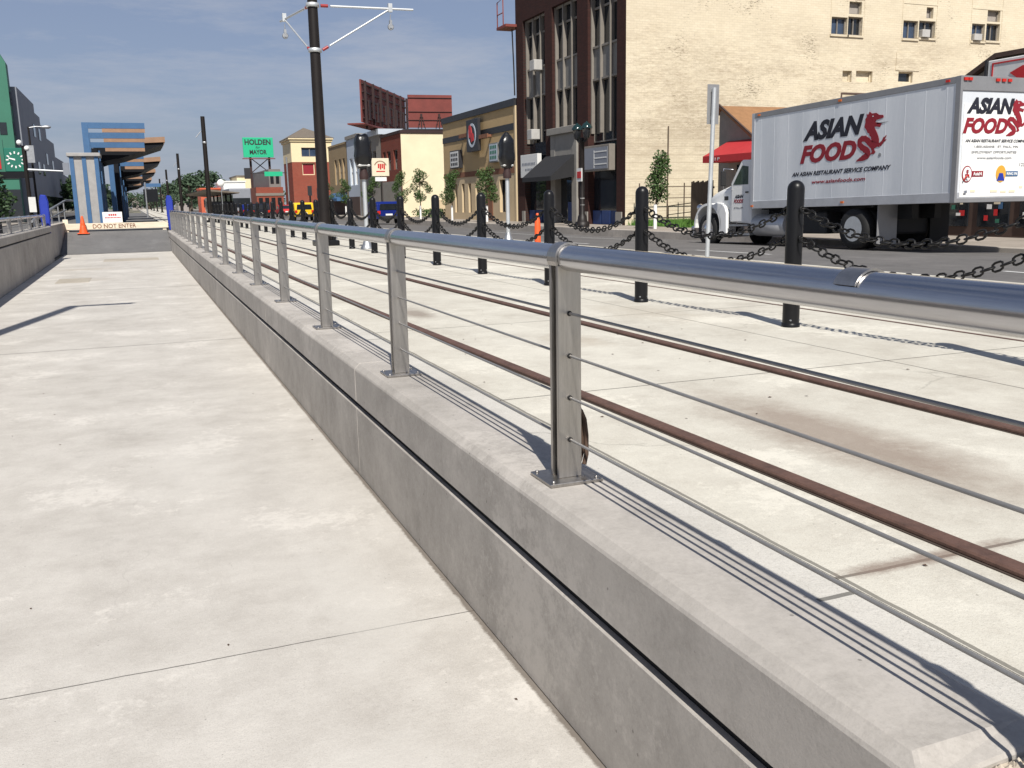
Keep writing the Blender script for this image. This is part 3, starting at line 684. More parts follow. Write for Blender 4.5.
def emblem(parent, f, th, sc, k='logo_red', nm='dragon_emblem'):
    """flat dragon cut from vinyl: f(u, v, d) puts local coordinates on the panel"""
    m = MB()
    def poly(ps, d):
        n = len(ps); m.add([f(u, v, 0) for u, v in ps] + [f(u, v, d) for u, v in ps], [tuple(range(n)), tuple(range(n, 2 * n))] + [(i, (i + 1) % n, n + (i + 1) % n, n + i) for i in range(n)], k)
    poly(HEAD, th)
    q = smooth([(*p, w_) for p, w_ in zip(SP, SW)]); L_, R_ = [], []
    for i, (u, v, w_) in enumerate(q):
        a, b = q[max(i - 1, 0)], q[min(i + 1, len(q) - 1)]; d = Vector((b[0] - a[0], b[1] - a[1])).normalized(); n_ = Vector((-d.y, d.x))
        sp_ = 1 + (.22 if i % 2 else 0)
        L_.append((u + n_.x * w_ / 2, v + n_.y * w_ / 2)); R_.append((u - n_.x * w_ / 2 * sp_, v - n_.y * w_ / 2 * sp_))
    for i in range(len(q) - 1): poly([L_[i], L_[i + 1], R_[i + 1], R_[i]], th * (1.05 + .01 * (i % 2)))
    for ps, ws in (([(2.72, .96), (2.86, .93), (2.95, 1.0), (2.99, 1.09)], [.11, .09, .07, .05]), ([(2.625, .93), (2.651, .82), (2.70, .75)], [.10, .08, .10]), ([(2.97, 1.0), (3.05, 1.04)], [.05, .02]), ([(2.99, 1.06), (3.05, 1.13)], [.05, .02]), ([(2.66, .78), (2.58, .74)], [.06, .02])):
        for i in range(len(ps) - 1):
            d = Vector((ps[i + 1][0] - ps[i][0], ps[i + 1][1] - ps[i][1])).normalized(); n_ = Vector((-d.y, d.x))
            poly([(ps[i][0] + n_.x * ws[i] / 2, ps[i][1] + n_.y * ws[i] / 2), (ps[i + 1][0] + n_.x * ws[i + 1] / 2, ps[i + 1][1] + n_.y * ws[i + 1] / 2),
                  (ps[i + 1][0] - n_.x * ws[i + 1] / 2, ps[i + 1][1] - n_.y * ws[i + 1] / 2), (ps[i][0] - n_.x * ws[i] / 2, ps[i][1] - n_.y * ws[i] / 2)], th * (.9 + .02 * i))
    o = m.build(nm, k, parent)
    m = MB(); k2 = 'truck_trim'
    n = [f(u, v, dd) for dd in (0, th) for u, v in [(2.74, 1.41), (2.92, 1.415), (3.12, 1.44), (2.92, 1.435), (2.74, 1.44)]]
    m.add(n, [(0, 1, 2, 3, 4), (5, 6, 7, 8, 9)], k2); m.build('dragon_tongue', k2, o)
    e = MB(); c = (2.62, 1.60); n = [f(c[0] + .02 * math.cos(a), c[1] + .014 * math.sin(a), th * 1.6) for a in [i * PI / 4 for i in range(8)]]; e.add(n, [tuple(range(8))], 'white'); e.build('dragon_eye', 'white', o)
U, V = (0, -1, 0), (0, 0, 1)
def P(u, v, d=0): return (TX - .004 - d, 20.17 - u * 1.03, 1.93 + v)
text('lettering', 'ASIAN', 'logo_navy', t, P(.22, 1.22), U, V, 2.18, .48, shear=.32, bold=.05)
text('lettering', 'FOOD', 'logo_red', t, P(.13, .66), U, V, 2.05, .46, shear=.3, bold=.05)
text('lettering', 'AN ASIAN RESTAURANT SERVICE COMPANY', 'logo_navy', t, P(-.17, .355), U, V, 3.5, .105, shear=.3, bold=.022)
text('lettering', 'www.asianfoods.com', 'logo_red', t, P(.60, .14), U, V, 1.9, .095, shear=.15, bold=.01)
text('lettering', '®', 'truck_trim', t, P(2.83, .66), U, V, .09, .09)
emblem(t, P, .005, 1)
RX, RZ, sc, scv = 16.19, 2.46, .64, .69
def PR(u, v, d=0): return (RX + u * sc, 14.981 - d, RZ + v * scv)
UR = (1, 0, 0)
text('lettering', 'ASIAN', 'logo_navy', door, PR(.32, 1.25), UR, V, 2.12 * sc, .49 * scv, shear=.3, bold=.05)
text('lettering', 'FOOD', 'logo_red', door, PR(.20, .66), UR, V, 1.99 * sc, .48 * scv, shear=.3, bold=.05)
emblem(door, PR, .005, 1)
text('lettering', 'AN ASIAN RESTAURANT SERVICE COMPANY', 'logo_navy', door, (16.40, 14.98, 2.74), UR, V, 1.85, .062, shear=.3, bold=.015)
text('lettering', '1-800-ASIANS   ST. PAUL, MN', 'truck_trim', door, (16.66, 14.98, 2.62), UR, V, 1.28, .055)
text('lettering', 'EMPLOYMENT OPPORTUNITIES', 'truck_trim', door, (16.60, 14.98, 2.51), UR, V, 1.30, .05)
text('lettering', 'www.asianfoods.com', 'truck_trim', door, (16.76, 14.98, 2.39), UR, V, 1.0, .055)
text('lettering', '12300', 'truck_trim', door, (18.02, 14.98, 2.24), UR, V, .28, .07)
def disc(parent, x, z, rx, rz, k, y=14.98, nm='emblem_disc', d=.005):
    m = MB(); n = 28; m.prism([(x + rx * math.cos(2 * PI * i / n), z + rz * math.sin(2 * PI * i / n)) for i in range(n)], 'Y', y - d, y); return m.build(nm, k, parent)
disc(door, 16.50, 2.08, .145, .175, 'logo_red'); dd = disc(door, 16.50, 2.08, .120, .150, 'white', 14.974, d=.003)
def PE(u, v, d=0): return (16.50 + (u - 2.6) * .14, 14.97 - d, 2.08 + (v - 1.16) * .17)
emblem(door, PE, .003, 1, 'logo_red', 'round_emblem_mark')
m = MB(); m.box(16.63, 16.96, 14.976, 14.984, 2.025, 2.145); m.build('emblem_plate', 'logo_red', door); text('lettering', 'AsiaN', 'white', door, (16.67, 14.97, 2.05), UR, V, .24, .07, bold=.02)
disc(door, 17.48, 2.08, .145, .18, 'emblem_gold'); m = MB(); m.prism([(17.37, 1.935), (17.59, 1.935), (17.53, 2.095), (17.43, 2.095)], 'Y', 14.97, 14.98); m.build('emblem_mark', 'bright_blue', door)
m = MB(); m.box(17.62, 17.98, 14.976, 14.984, 2.025, 2.135); m.build('emblem_plate', 'blue', door); text('lettering', 'RING IN', 'white', door, (17.65, 14.974, 2.05), UR, V, .30, .06, bold=.02)
m = MB()
for x, w_, z in ((16.62, .14, 1.70), (17.2, .2, 1.69), (17.5, .16, 1.675), (17.75, .18, 1.68), (18.05, .1, 1.77)): m.box(x, x + w_, 14.978, 14.984, z, z + .05)
m.build('sticker', 'sign_cream', door)
# wheels
def wheel(x, y, z, r, w_, out, dual=False):
    """out = -1: rim faces -X"""
    ty = MB(); xs = [0] if not dual else [0, .32]
    for q in xs:
        c = x - out * q
        ty.lathe((c, y, z), [(r * .60, out * .0), (r * .93, out * .01), (r, -out * .05), (r, -out * (w_ - .05)), (r * .93, -out * (w_ - .01)), (r * .6, -out * w_)], 28, 'X')
    o = ty.build('wheel', 'rubber', t)
    rm = MB()
    if dual: rm.lathe((x, y, z), [(r * .61, out * .004), (r * .57, -out * .01), (r * .50, -out * .13), (r * .30, -out * .15), (r * .28, -out * .06), (r * .16, -out * .05), (.02, -out * .045)], 24, 'X')
    else: rm.lathe((x, y, z), [(r * .61, out * .004), (r * .57, -out * .01), (r * .50, -out * .05), (r * .30, out * .02), (r * .24, out * .05), (.02, out * .06)], 24, 'X')
    rm.build('rim', 'chrome' if not dual else 'galv_light', o)
    nb = MB()
    for i in range(10):
        a = i * PI / 5; nb.lathe((x - out * (.15 if dual else -.0), y + r * .37 * math.cos(a), z + r * .37 * math.sin(a)), [(.018, -out * .02), (.018, out * .04)], 6, 'X')
    nb.build('wheel_nuts', 'chrome', o)
    return o
wheel(16.24, 18.05, .93, .50, .27, -1, True); wheel(18.5, 18.05, .90, .50, .27, 1, True)
wheel(16.28, 24.2, .89, .50, .28, -1); wheel(18.4, 24.2, .86, .50, .28, 1)
m = MB(); m.box(16.95, 17.15, 16.9, 24.9, 1.15, 1.48); m.box(17.65, 17.85, 16.9, 24.9, 1.15, 1.48); m.box(16.4, 18.4, 17.95, 18.15, .85, 1.0)
for y in (17.4, 19, 20.5, 21.6): m.box(16.25, 18.5, y, y + .08, 1.45, 1.605)
m.build('frame_rails', 'chassis', t)
m = MB(); m.box(16.95, 17.95, 17.35, 18.8, .78, 1.45); m.build('suspension', 'chassis', t, bevel=.05)
for x in (16.26, 17.9): MB().box(x, x + .6, 17.26, 17.275, .56, 1.6).build('mud_flap', 'truck_trim' if x < 17 else 'rubber', t)
# fuel tank and steps
m = MB(); m.lathe((16.62, 20.7, 1.02), [(.26, 0), (.31, .03), (.31, 1.37), (.26, 1.40)], 20, 'Y'); m.build('fuel_tank', 'truck_rail', t)
m = MB(); m.box(16.32, 16.7, 22.15, 23.2, .74, .80); m.box(16.30, 16.66, 22.2, 23.1, 1.0, 1.05); m.build('cab_step', 'galv', t)
m = MB(); m.box(16.4, 16.9, 19.2, 20.2, .8, 1.35); m.build('tool_box', 'chassis', t, bevel=.03)
# cab
CX0, CX1 = 16.33, 18.40
m = MB(); m.prism([(22.08, .98), (22.08, 2.70), (22.14, 2.78), (22.52, 2.80), (22.60, 2.76), (23.08, 2.16), (23.12, 1.05)], 'X', CX0, CX1); cab = m.build('cab', 'white', t, bevel=.04, seg=3)
m = MB(); m.prism([(22.635, 2.72), (23.075, 2.17), (23.085, 2.18), (22.645, 2.73)], 'X', CX0 + .12, CX1 - .12); m.build('windshield', 'glass', cab)
for x, s in ((CX0, -1), (CX1, 1)):
    m = MB(); m.prism([(22.16, 1.06), (22.16, 2.66), (22.54, 2.70), (23.02, 2.12), (23.02, 1.06)], 'X', x + s * .010, x - s * .002); d_ = m.build('door', 'white', cab, bevel=.008)
    m = MB(); m.prism([(22.22, 2.10), (22.22, 2.60), (22.52, 2.64), (22.95, 2.11)], 'X', x + s * .016, x + s * .008); m.build('window', 'glass_green', d_)
    m = MB(); m.box(min(x + s * .01, x + s * .04), max(x + s * .01, x + s * .04), 22.2, 22.32, 1.86, 1.90); m.build('handle', 'chassis', d_)
    if s < 0:
        text('lettering', 'ASIAN', 'logo_navy', d_, (x - .013, 22.86, 1.72), U, V, .42, .10, shear=.3, bold=.03)
        text('lettering', 'FOODS', 'logo_red', d_, (x - .013, 22.9, 1.58), U, V, .46, .11, shear=.3, bold=.03)
        text('lettering', 'ST. PAUL, MN', 'truck_trim', d_, (x - .013, 22.88, 1.42), U, V, .42, .05)
    m = MB(); m.path([(x + s * .01, 22.95, 2.55), (x + s * .28, 23.05, 2.58), (x + s * .28, 23.05, 2.0), (x + s * .01, 22.98, 1.98)], .014, 6); mr = m.build('mirror_bracket', 'chrome', cab)
    m = MB(); m.box(min(x + s * .2, x + s * .36), max(x + s * .2, x + s * .36), 23.02, 23.10, 2.08, 2.52); m.build('mirror', 'chassis', mr, bevel=.02)
m = MB(); m.box(CX0 + .3, CX1 - .3, 22.15, 22.5, 2.80, 3.02); m.build('roof_fairing', 'g_grey', cab, bevel=.05)
for i in range(5): MB().box(16.6 + i * .38, 16.7 + i * .38, 22.48, 22.56, 2.785, 2.84).build('roof_light', 'amber', cab)
m = MB(); vs = []
hood = [(23.1, 2.14, .86, 1.0), (23.5, 2.06, .80, 1.0), (24.1, 1.95, .72, 1.0), (24.6, 1.84, .64, 1.0), (24.92, 1.70, .58, .95), (25.0, 1.5, .56, .9), (25.0, 1.0, .56, .9)]
cxm = (CX0 + CX1) / 2
for (y, z, hw, _) in hood:
    for a in (0, .25, .5, .75, 1): pass
    prof_ = [(-hw, .95), (-hw, z - .22), (-hw * .93, z - .08), (-hw * .75, z), (0, z + .03), (hw * .75, z), (hw * .93, z - .08), (hw, z - .22), (hw, .95)]
    vs += [(cxm + a, y, b) for a, b in prof_]
m.add(vs, [(j * 9 + i, j * 9 + i + 1, (j + 1) * 9 + i + 1, (j + 1) * 9 + i) for j in range(len(hood) - 1) for i in range(8)], None, True)
m.add(vs[-9:], [tuple(range(9))]); hd = m.build('hood', 'white', t)
MB().box(cxm - .42, cxm + .42, 25.0, 25.03, 1.02, 1.62).build('grille', 'chrome', hd)
m = MB(); m.box(cxm - .795, cxm - .78, 23.3, 23.75, 1.6, 1.72); m.build('hood_vent', 'chassis', hd)
for s in (-1, 1):
    m = MB(); xo = CX0 - .06 if s < 0 else CX1 + .06; xi = cxm + s * .55; n = 16; c = (24.2, .92); R0, R1 = .62, .69; vs = []
    for i in range(n + 1):
        a = -.08 + (PI + .42) * i / n
        for R_ in (R0, R1):
            for x in (xo, xi): vs.append((x, c[0] + R_ * math.cos(a) * 1.06, c[1] + R_ * math.sin(a)))
    for i in range(n):
        for (p, q) in ((0, 1), (2, 3), (0, 2), (1, 3)): m.add([vs[i * 4 + p], vs[i * 4 + q], vs[i * 4 + 4 + q], vs[i * 4 + 4 + p]], [(0, 1, 2, 3)], None, True)
    m.prism([(23.13, .62), (23.56, .62), (23.60, 1.2), (23.72, 1.42), (23.13, 1.75)], 'X', min(xo, xi), max(xo, xi)) if False else None
    m.prism([(23.20, .70), (23.50, .70), (23.52, 1.0), (23.59, 1.24), (23.73, 1.42), (23.95, 1.555), (23.72, 1.62), (23.48, 1.60), (23.30, 1.5), (23.21, 1.32)], 'X', xo + (.0 if s < 0 else -.1), xo + (.1 if s < 0 else 0))
    m.build('fender', 'white', t, bevel=.025, seg=3)
    hl = MB(); hl.lathe((cxm + s * .86, 24.80, 1.42), [(.06, 0), (.13, .12), (.12, .16)], 14, 'Y'); hl.build('headlight', 'chrome', t)
m = MB(); m.box(CX0 - .05, CX1 + .05, 24.98, 25.14, .62, 1.0); m.build('front_bumper', 'chrome', t, bevel=.04)

for o in list(bpy.data.objects):
    if o.parent == t and o.name.split('.')[0] in ('cab', 'hood', 'fender', 'headlight', 'front_bumper', 'cab_step', 'fuel_tank'): o.location.y += .2; o.location.z += {'cab': .08, 'hood': .16, 'fender': .08, 'headlight': .14}.get(o.name.split('.')[0], 0)
for o in list(bpy.data.objects):
    if o.parent == t and o.name.split('.')[0] == 'wheel' and max(v.co.y for v in o.data.vertices) > 4: o.location.y += .2
t.rotation_euler.x = -.0195; t.location.y += .1; t.location.z -= .03
# ------------------------------------------------------------------ buildings on the right
XF = 21.8
# tall brick building
B = thing('brick_building', 'tall dark brick office building with a cream painted side wall', 'building', (30, 46, .46))
c0, c1 = 39.83, 53.35
m = MB(); H = 16
bays = [(40.72, 43.80), (45.03, 48.15), (49.12, 52.25)]
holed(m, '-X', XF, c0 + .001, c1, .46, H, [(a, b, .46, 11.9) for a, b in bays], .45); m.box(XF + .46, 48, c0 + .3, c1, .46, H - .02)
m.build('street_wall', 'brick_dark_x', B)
m = MB(); wins = [(33.55, 34.58, 9.72, 10.56), (34.62, 35.55, 9.72, 10.62), (34.65, 35.45, 10.75, 11.35), (38.25, 39.25, 9.72, 10.62), (39.32, 40.45, 9.80, 10.66), (39.78, 40.25, 10.8, 11.35), (43.05, 44.0, 9.80, 10.70), (44.1, 45.1, 9.85, 10.75), (44.12, 45.05, 10.85, 11.45),
    (34.42, 35.02, 7.43, 7.98), (35.3, 36.38, 7.45, 8.0), (38.12, 39.1, 7.5, 8.05)]
holed(m, '-Y', c0, XF, 60, .46, H, wins, .26); m.build('side_wall', 'brick_cream_y', B)
for i, w_ in enumerate(wins):
    a, b, e, f = w_
    small = i >= 9; tr = i in (2, 5, 8)
    wo = window(B, '-Y', c0, a, b, e, f, .24, 2 if (not small and not tr) else 1, 1, 'mullion' if not small else 'brick_cream_y', 'brick_cream_y' if small and i < 11 else ('blind' if tr else ('glass_blue' if i % 3 == 0 else 'glass')))
    if not small and not tr: MB().box(a - .06, b + .06, c0 - .07, c0 + .16, e - .1, e - .002).build('sill', 'brick_cream_y', wo)
for a, b, e, f in ((39.42, 39.95, 9.82, 10.2), (43.1, 43.65, 9.82, 10.15)):
    m = MB(); m.box(a, b, c0 - .18, c0 + .17, e, f); m.build('air_conditioner', 'ac', B, bevel=.01)
for a, b in ((33.5, 35.62), (38.15, 40.5), (42.95, 45.2)):
    m = MB(); m.box(a, a + .05, c0 - .02, c0 - .002, 9.6, 12.6); m.box(b, b + .05, c0 - .02, c0 - .002, 9.6, 12.6); m.box(a + .05, b, c0 - .02, c0 - .002, 11.45, 11.55); m.build('window_surround', 'brick_cream_y', B)
m = MB(); m.tube((24.1, c0 - .05, .5), (24.1, c0 - .05, 5.1), .03, n=8); m.build('downpipe', 'fence_wood', B)
MB().box(37.9, 39.5, c0 - .03, c0 - .002, 8.1, 9.0).build('bricked_opening', 'brick_cream_y', B)
for bi, (a, b) in enumerate(bays):       # window bays: mullions, panes, spandrels
    for (e, f) in ((9.15, 11.9), (5.6, 7.6)):
        if bi == 0 and e < 6: e = 4.55
        wo = window(B, '-X', XF, a, b, e, f, .42, 3, 1, 'mullion', 'glass', .07)
        if e > 9:
            m = MB(); slab_on(m, '-X', XF, a + .11, b - .11, 10.95, 11.05, .33, .405); m.build('transom', 'mullion', wo)
    m = MB(); slab_on(m, '-X', XF, a, b, 7.603, 9.147, .30, .44); sp = m.build('spandrel', 'spandrel', B)
    m = MB()
    for q in range(4):
        u = a + (b - a) * q / 3; u = min(max(u, a + .05), b - .05); slab_on(m, '-X', XF, u - .045, u + .045, 5.0 if bi != 1 else 5.62, 11.88, .16, .34)
    m.build('mullion', 'mullion', B)
    m = MB(); pass
    for za, zb_ in ((9.10, 9.2), (7.56, 7.66), (11.78, 11.9)): m = MB(); slab_on(m, '-X', XF, a, b, za, zb_, .22, .30); m.build('ledge', 'mullion', B)
m = MB(); a, b = bays[1]; slab_on(m, '-X', XF, a - .25, b + .25, 5.2, 5.55, -.28, .3); slab_on(m, '-X', XF, a - .1, a + .5, .46, 5.2, -.12, .3); slab_on(m, '-X', XF, b - .5, b + .1, .46, 5.2, -.12, .3); slab_on(m, '-X', XF, a + .5, b - .5, 4.0, 5.2, -.10, .3); m.build('entrance_surround', 'stone', B, bevel=.02)
m = MB(); slab_on(m, '-X', XF, a + .5, b - .5, .47, 4.0, .25, .44); dr = m.build('entrance_door', 'glass', B)
m = MB(); slab_on(m, '-X', XF, a + .75, a + 1.6, .47, 1.6, .18, .25); m.build('door_panel', 'blue_panel', dr)
m = MB(); m.prism([(XF - .02, 4.15), (XF - 1.5, 2.95), (XF - 1.5, 2.72), (XF - .02, 2.95)], 'Y', a + .15, b + 1.5 - .6); m.build('awning', 'awning_black', B)
for bi in (0, 2):
    a, b = bays[bi]
    m = MB(); slab_on(m, '-X', XF, a, b, .47, 4.5 if bi == 0 else 5.55, .36, .44); g_ = m.build('shop_glazing', 'glass', B)
    m = MB()
    for q in range(3):
        u0 = a + .1 + q * (b - a - .1) / 3; slab_on(m, '-X', XF, u0, u0 + (b - a) / 3 - .15, .47, 1.15, .22, .35)
    m.build('base_panel', 'blue_panel', B)
    m = MB(); slab_on(m, '-X', XF, a - .6, a, .46, 1.1, -.06, -.003); m.build('plinth', 'stone', B)
    m = MB(); slab_on(m, '-X', XF, b, b + .4, .46, 1.1, -.06, -.003); m.build('plinth', 'stone', B)
# sign boxes hung on the shop bays
m = MB(); slab_on(m, '-X', XF, 40.95, 43.85, 3.1, 4.35, -.28, .05); s_ = m.build('sign_frame', 'mullion', B, bevel=.015)
m = MB(); slab_on(m, '-X', XF, 41.1, 43.72, 3.2, 4.24, -.30, -.283); s2 = m.build('sign_face', 'g_grey', s_)
m = MB()
for z in (3.4, 3.7, 4.0): slab_on(m, '-X', XF, 41.2, 42.5, z, z + .06, -.312, -.302)
slab_on(m, '-X', XF, 42.5, 42.56, 3.25, 4.1, -.312, -.302); m.build('sign_bars', 'offwhite', s_)
m = MB(); slab_on(m, '-X', XF, 49.85, 52.35, 3.05, 4.35, -.22, .05); s_ = m.build('sign_frame', 'offwhite', B, bevel=.01)
m = MB()
for q in range(9): slab_on(m, '-X', XF, 50.2 + q * .22, 50.34 + q * .22, 3.75, 3.88, -.232, -.222)
for q in range(6): slab_on(m, '-X', XF, 50.4 + q * .22, 50.54 + q * .22, 3.45, 3.55, -.232, -.222)
m.build('sign_lettering', 'g_grey', s_)
for y, z in ((51.0, 5.45), (50.5, 9.2)):
    m = MB(); m.box(XF - .3, XF + .3, y - .55, y + .1, z - .28, z + .28); m.build('air_conditioner', 'ac', B, bevel=.02)
m = MB(); m.box(XF - .7, XF + .3, c1 - .2, c1 + 1.3, 11.75, 11.9); m.path([(XF - .65, c1 + 1.25, 11.9), (XF - .65, c1 + 1.25, 13.3), (XF - .65, c1 + .3, 13.4), (XF - .65, c1 + .3, 11.9)], .035, 6); m.path([(XF - .65, c1 + 1.25, 12.6), (XF - .65, c1 + .3, 12.6)], .03, 6); m.build('fire_escape', 'bill_red', B)
m = MB(); m.path([(XF - .1, c1 + .3, 11.7), (XF - .1, c1 + .12, 9.5), (XF - .1, c1 + .05, 7.9)], .04, 6); m.build('cable_drop', 'pole', B)
# tan building
T = thing('shop_building', 'tan stucco shop building with round logo sign and dark parapet', 'building', (27, 61, .46))
d0, d1 = 53.6, 68.0; Zt = 7.35
wz = [(55.3, 56.5, 1.0, 3.05), (57.9, 58.8, .9, 3.0), (60.5, 61.1, .95, 2.95), (62.0, 62.6, .95, 2.95), (63.4, 64.0, .95, 2.95), (65.0, 65.6, .95, 2.95)]
m = MB(); holed(m, '-X', XF, d0, d1, 3.75, Zt, [], .3); m.box(XF + .31, 36, d0, d1, .46, Zt - .02); m.quad((XF, d0, .46), (XF + .31, d0, .46), (XF + .31, d0, Zt), (XF, d0, Zt)); m.quad((XF, d1, .46), (XF + .31, d1, .46), (XF + .31, d1, Zt), (XF, d1, Zt)); m.build('upper_wall', 'tan', T)
m = MB(); holed(m, '-X', XF, d0, d1, .46, 3.4, wz, .3); m.build('lower_wall', 'tan_light', T)
m = MB(); slab_on(m, '-X', XF, d0, d1, 3.4, 3.75, -.03, .3); m.build('string_course', 'tan_brown', T)
m = MB(); slab_on(m, '-X', XF, d0 - .02, d1 + .02, 5.95, 6.35, -.04, .05); m.build('dark_band', 'parapet', T)
m = MB(); slab_on(m, '-X', XF, d0 - .05, d1 + .05, Zt, Zt + .42, -.10, .5); m.box(XF + .5, 36, d1 - .3, d1 + .05, Zt, Zt + .42); m.build('parapet', 'parapet', T)
m = MB(); slab_on(m, '-X', XF, d0 - .06, d0 + .14, .46, Zt, -.05, .2); m.build('corner_trim', 'tan_light', T)
for i, w_ in enumerate(wz): window(T, '-X', XF, *w_, .28, 1, 1, 'parapet', 'glass', .05)
m = MB(); slab_on(m, '-X', XF, 57.75, 58.95, .47, 3.2, -.04, -.003); m.build('door_frame', 'tan_brown', T)
# round logo sign board on arms
sg = thing('logo_sign', 'dark projecting sign board with a red and pale ring on the tan building', 'sign', (XF - .5, 60.2, 5.6))
m = MB(); m.box(XF - .42, XF - .20, 59.2, 61.5, 5.0, 7.1); bd = m.build('board', 'parapet', sg, bevel=.03)
m = MB(); n = 28
for i in range(n):
    a0, a1 = 2 * PI * i / n, 2 * PI * (i + 1) / n
    m.add([(XF - .44, 60.35 + r_ * math.cos(a), 6.05 + r_ * math.sin(a)) for r_, a in ((.78, a0), (.78, a1), (.62, a1), (.62, a0))] + [(XF - .421, 60.35 + r_ * math.cos(a), 6.05 + r_ * math.sin(a)) for r_, a in ((.78, a0), (.78, a1), (.62, a1), (.62, a0))], [(0, 1, 2, 3), (4, 5, 6, 7), (0, 1, 5, 4), (2, 3, 7, 6)])
m.build('ring', 'siding_blue', bd)
m = MB(); m.prism([(60.9, 6.7), (60.55, 6.75), (60.3, 6.2), (60.1, 6.15), (60.0, 5.7), (60.5, 5.6), (60.6, 5.95), (60.95, 5.9), (61.0, 6.3)], 'X', XF - .445, XF - .421); m.build('logo_mark', 'red', bd)
m = MB(); m.box(XF - .36, XF - .28, 61.5, 63.3, 6.05, 6.3); m.box(XF - .28, XF + .0, 63.0, 63.2, 6.1, 6.25); m.build('bracket', 'tan_brown', sg); m = MB(); m.box(XF - .36, XF - .28, 57.6, 59.2, 5.75, 6.0); m.box(XF - .28, XF, 57.7, 57.9, 5.8, 5.95); m.build('bracket', 'tan_brown', sg)
for y0, y1, z0, z1, lb in ((63.6, 65.6, 4.05, 5.3, 'small lit box sign at the left end of the tan building'), (55.9, 57.5, 4.15, 5.35, 'small pale box sign at the right end of the tan building')):
    s_ = thing('box_sign', lb, 'sign', (XF - .1, (y0 + y1) / 2, z0))
    m = MB(); slab_on(m, '-X', XF, y0, y1, z0, z1, -.30, -.003); bb = m.build('sign_box', 'parapet' if y0 > 60 else 'spandrel', s_, bevel=.01)
    m = MB(); slab_on(m, '-X', XF, y0 + .1, y1 - .1, z0 + .08, z1 - .08, -.312, -.301); m.build('sign_face', 'siding_blue' if y0 < 60 else 'offwhite', bb)
    m = MB()
    for r_ in range(3):
        for q in range(4): slab_on(m, '-X', XF, y0 + .25 + q * (y1 - y0 - .4) / 4, y0 + .25 + (q + .7) * (y1 - y0 - .4) / 4, z0 + .2 + r_ * .32, z0 + .4 + r_ * .32, -.322, -.313)
    m.build('sign_lettering', 'g_build' if y0 < 60 else 'parapet', bb)
# cream side wall / red brick front
R = thing('brick_building', 'red brick shop building with a cream plastered side wall under the billboards', 'building', (26, 84, .46))
m = MB(); wz = [(81.2, 82.6, 4.6, 6.3), (83.6, 84.9, 4.6, 6.3), (85.4, 86.4, 4.6, 6.3)]
holed(m, '-X', XF, 79.95, 87, .46, 7.6, wz, .25); m.build('street_wall', 'brick_red_x', R)
m = MB(); m.box(XF + .26, 38, 79.95, 87, .46, 7.58); m.quad((XF, 79.948, .46), (XF + .3, 79.948, .46), (XF + .3, 79.948, 7.58), (XF, 79.948, 7.58)); m.build('side_wall', 'plaster', R)
m = MB(); m.box(XF - .08, 38.05, 79.86, 87.05, 7.6, 7.85); m.build('roof_edge', 'bill_dark', R)
for w_ in wz: window(R, '-X', XF, *w_, .24, 1, 2, 'mullion', 'glass', .08)
m = MB(); slab_on(m, '-X', XF, 80.3, 86.8, .47, 3.6, -.04, -.003); m.build('shopfront', 'wall_grey', R)
m = MB(); m.box(24.6, 25.9, 79.88, 79.947, .47, 1.9); m.build('side_fence_panel', 'tan_light', R)
# grey siding house and tan brick building further on
G = thing('siding_building', 'pale blue sided narrow building between the red brick and tan brick fronts', 'building', (26, 92, .46))
m = MB(); wz = [(97.5, 98.9, 3.6, 6.4), (99.6, 101.0, 3.6, 6.4)]; holed(m, '-X', XF, 96.6, 102.2, .46, 8.4, wz, .25); m.box(XF + .26, 36, 96.6, 102.2, .46, 8.38); m.build('street_wall', 'siding_blue', G)
m = MB(); m.box(XF - .15, 36, 96.5, 102.3, 8.4, 8.75); m.build('roof_edge', 'wall_grey', G)
for w_ in wz: window(G, '-X', XF, *w_, .24, 1, 2, 'white', 'glass', .12)
m = MB(); slab_on(m, '-X', XF, 96.8, 102, .47, 2.4, -.05, -.003); m.build('shopfront', 'brown_wall', G)
G2 = thing('shop_building', 'grey two storey shop front hidden behind the bagged signal', 'building', (26, 92, .46))
m = MB(); wz = [(89, 90.3, 4.2, 6.6), (91.5, 92.8, 4.2, 6.6), (94, 95.3, 4.2, 6.6)]; holed(m, '-X', XF, 87.1, 96.5, .46, 8.0, wz, .25); m.box(XF + .26, 36, 87.1, 96.5, .46, 7.98); m.build('street_wall', 'wall_grey', G2)
m = MB(); m.box(XF - .2, 36, 87.1, 96.45, 8.0, 8.5); m.build('roof_edge', 'siding_blue', G2)
for w_ in wz: window(G2, '-X', XF, *w_, .24, 1, 2, 'mullion', 'glass', .1)
K = thing('brick_building', 'tan brick two storey building beside the dark catenary pole', 'building', (26, 108, .46))
m = MB(); wz = [(103.5, 104.7, 3.8, 6.6), (105.6, 106.8, 3.8, 6.6), (108.0, 109.2, 3.8, 6.6)]; holed(m, '-X', XF, 102.35, 112.5, .46, 8.1, wz, .25); m.box(XF + .26, 36, 102.35, 112.5, .46, 8.08); m.build('street_wall', 'brick_tan_x', K)
for w_ in wz: window(K, '-X', XF, *w_, .24, 1, 2, 'mullion', 'glass', .1)
m = MB(); m.prism([(XF - .02, 2.9), (XF - 1.2, 2.3), (XF - 1.2, 2.0), (XF - .02, 2.0)], 'Y', 103, 111); m.build('awning', 'blue', K)
m = MB(); slab_on(m, '-X', XF, 103, 112, .47, 2.0, -.05, -.003); m.build('shopfront', 'brown_wall', K)
m = MB(); slab_on(m, '-X', XF, 102.3, 112.55, 8.1, 8.3, -.06, .3); m.build('roof_edge', 'brick_tan_x', K)
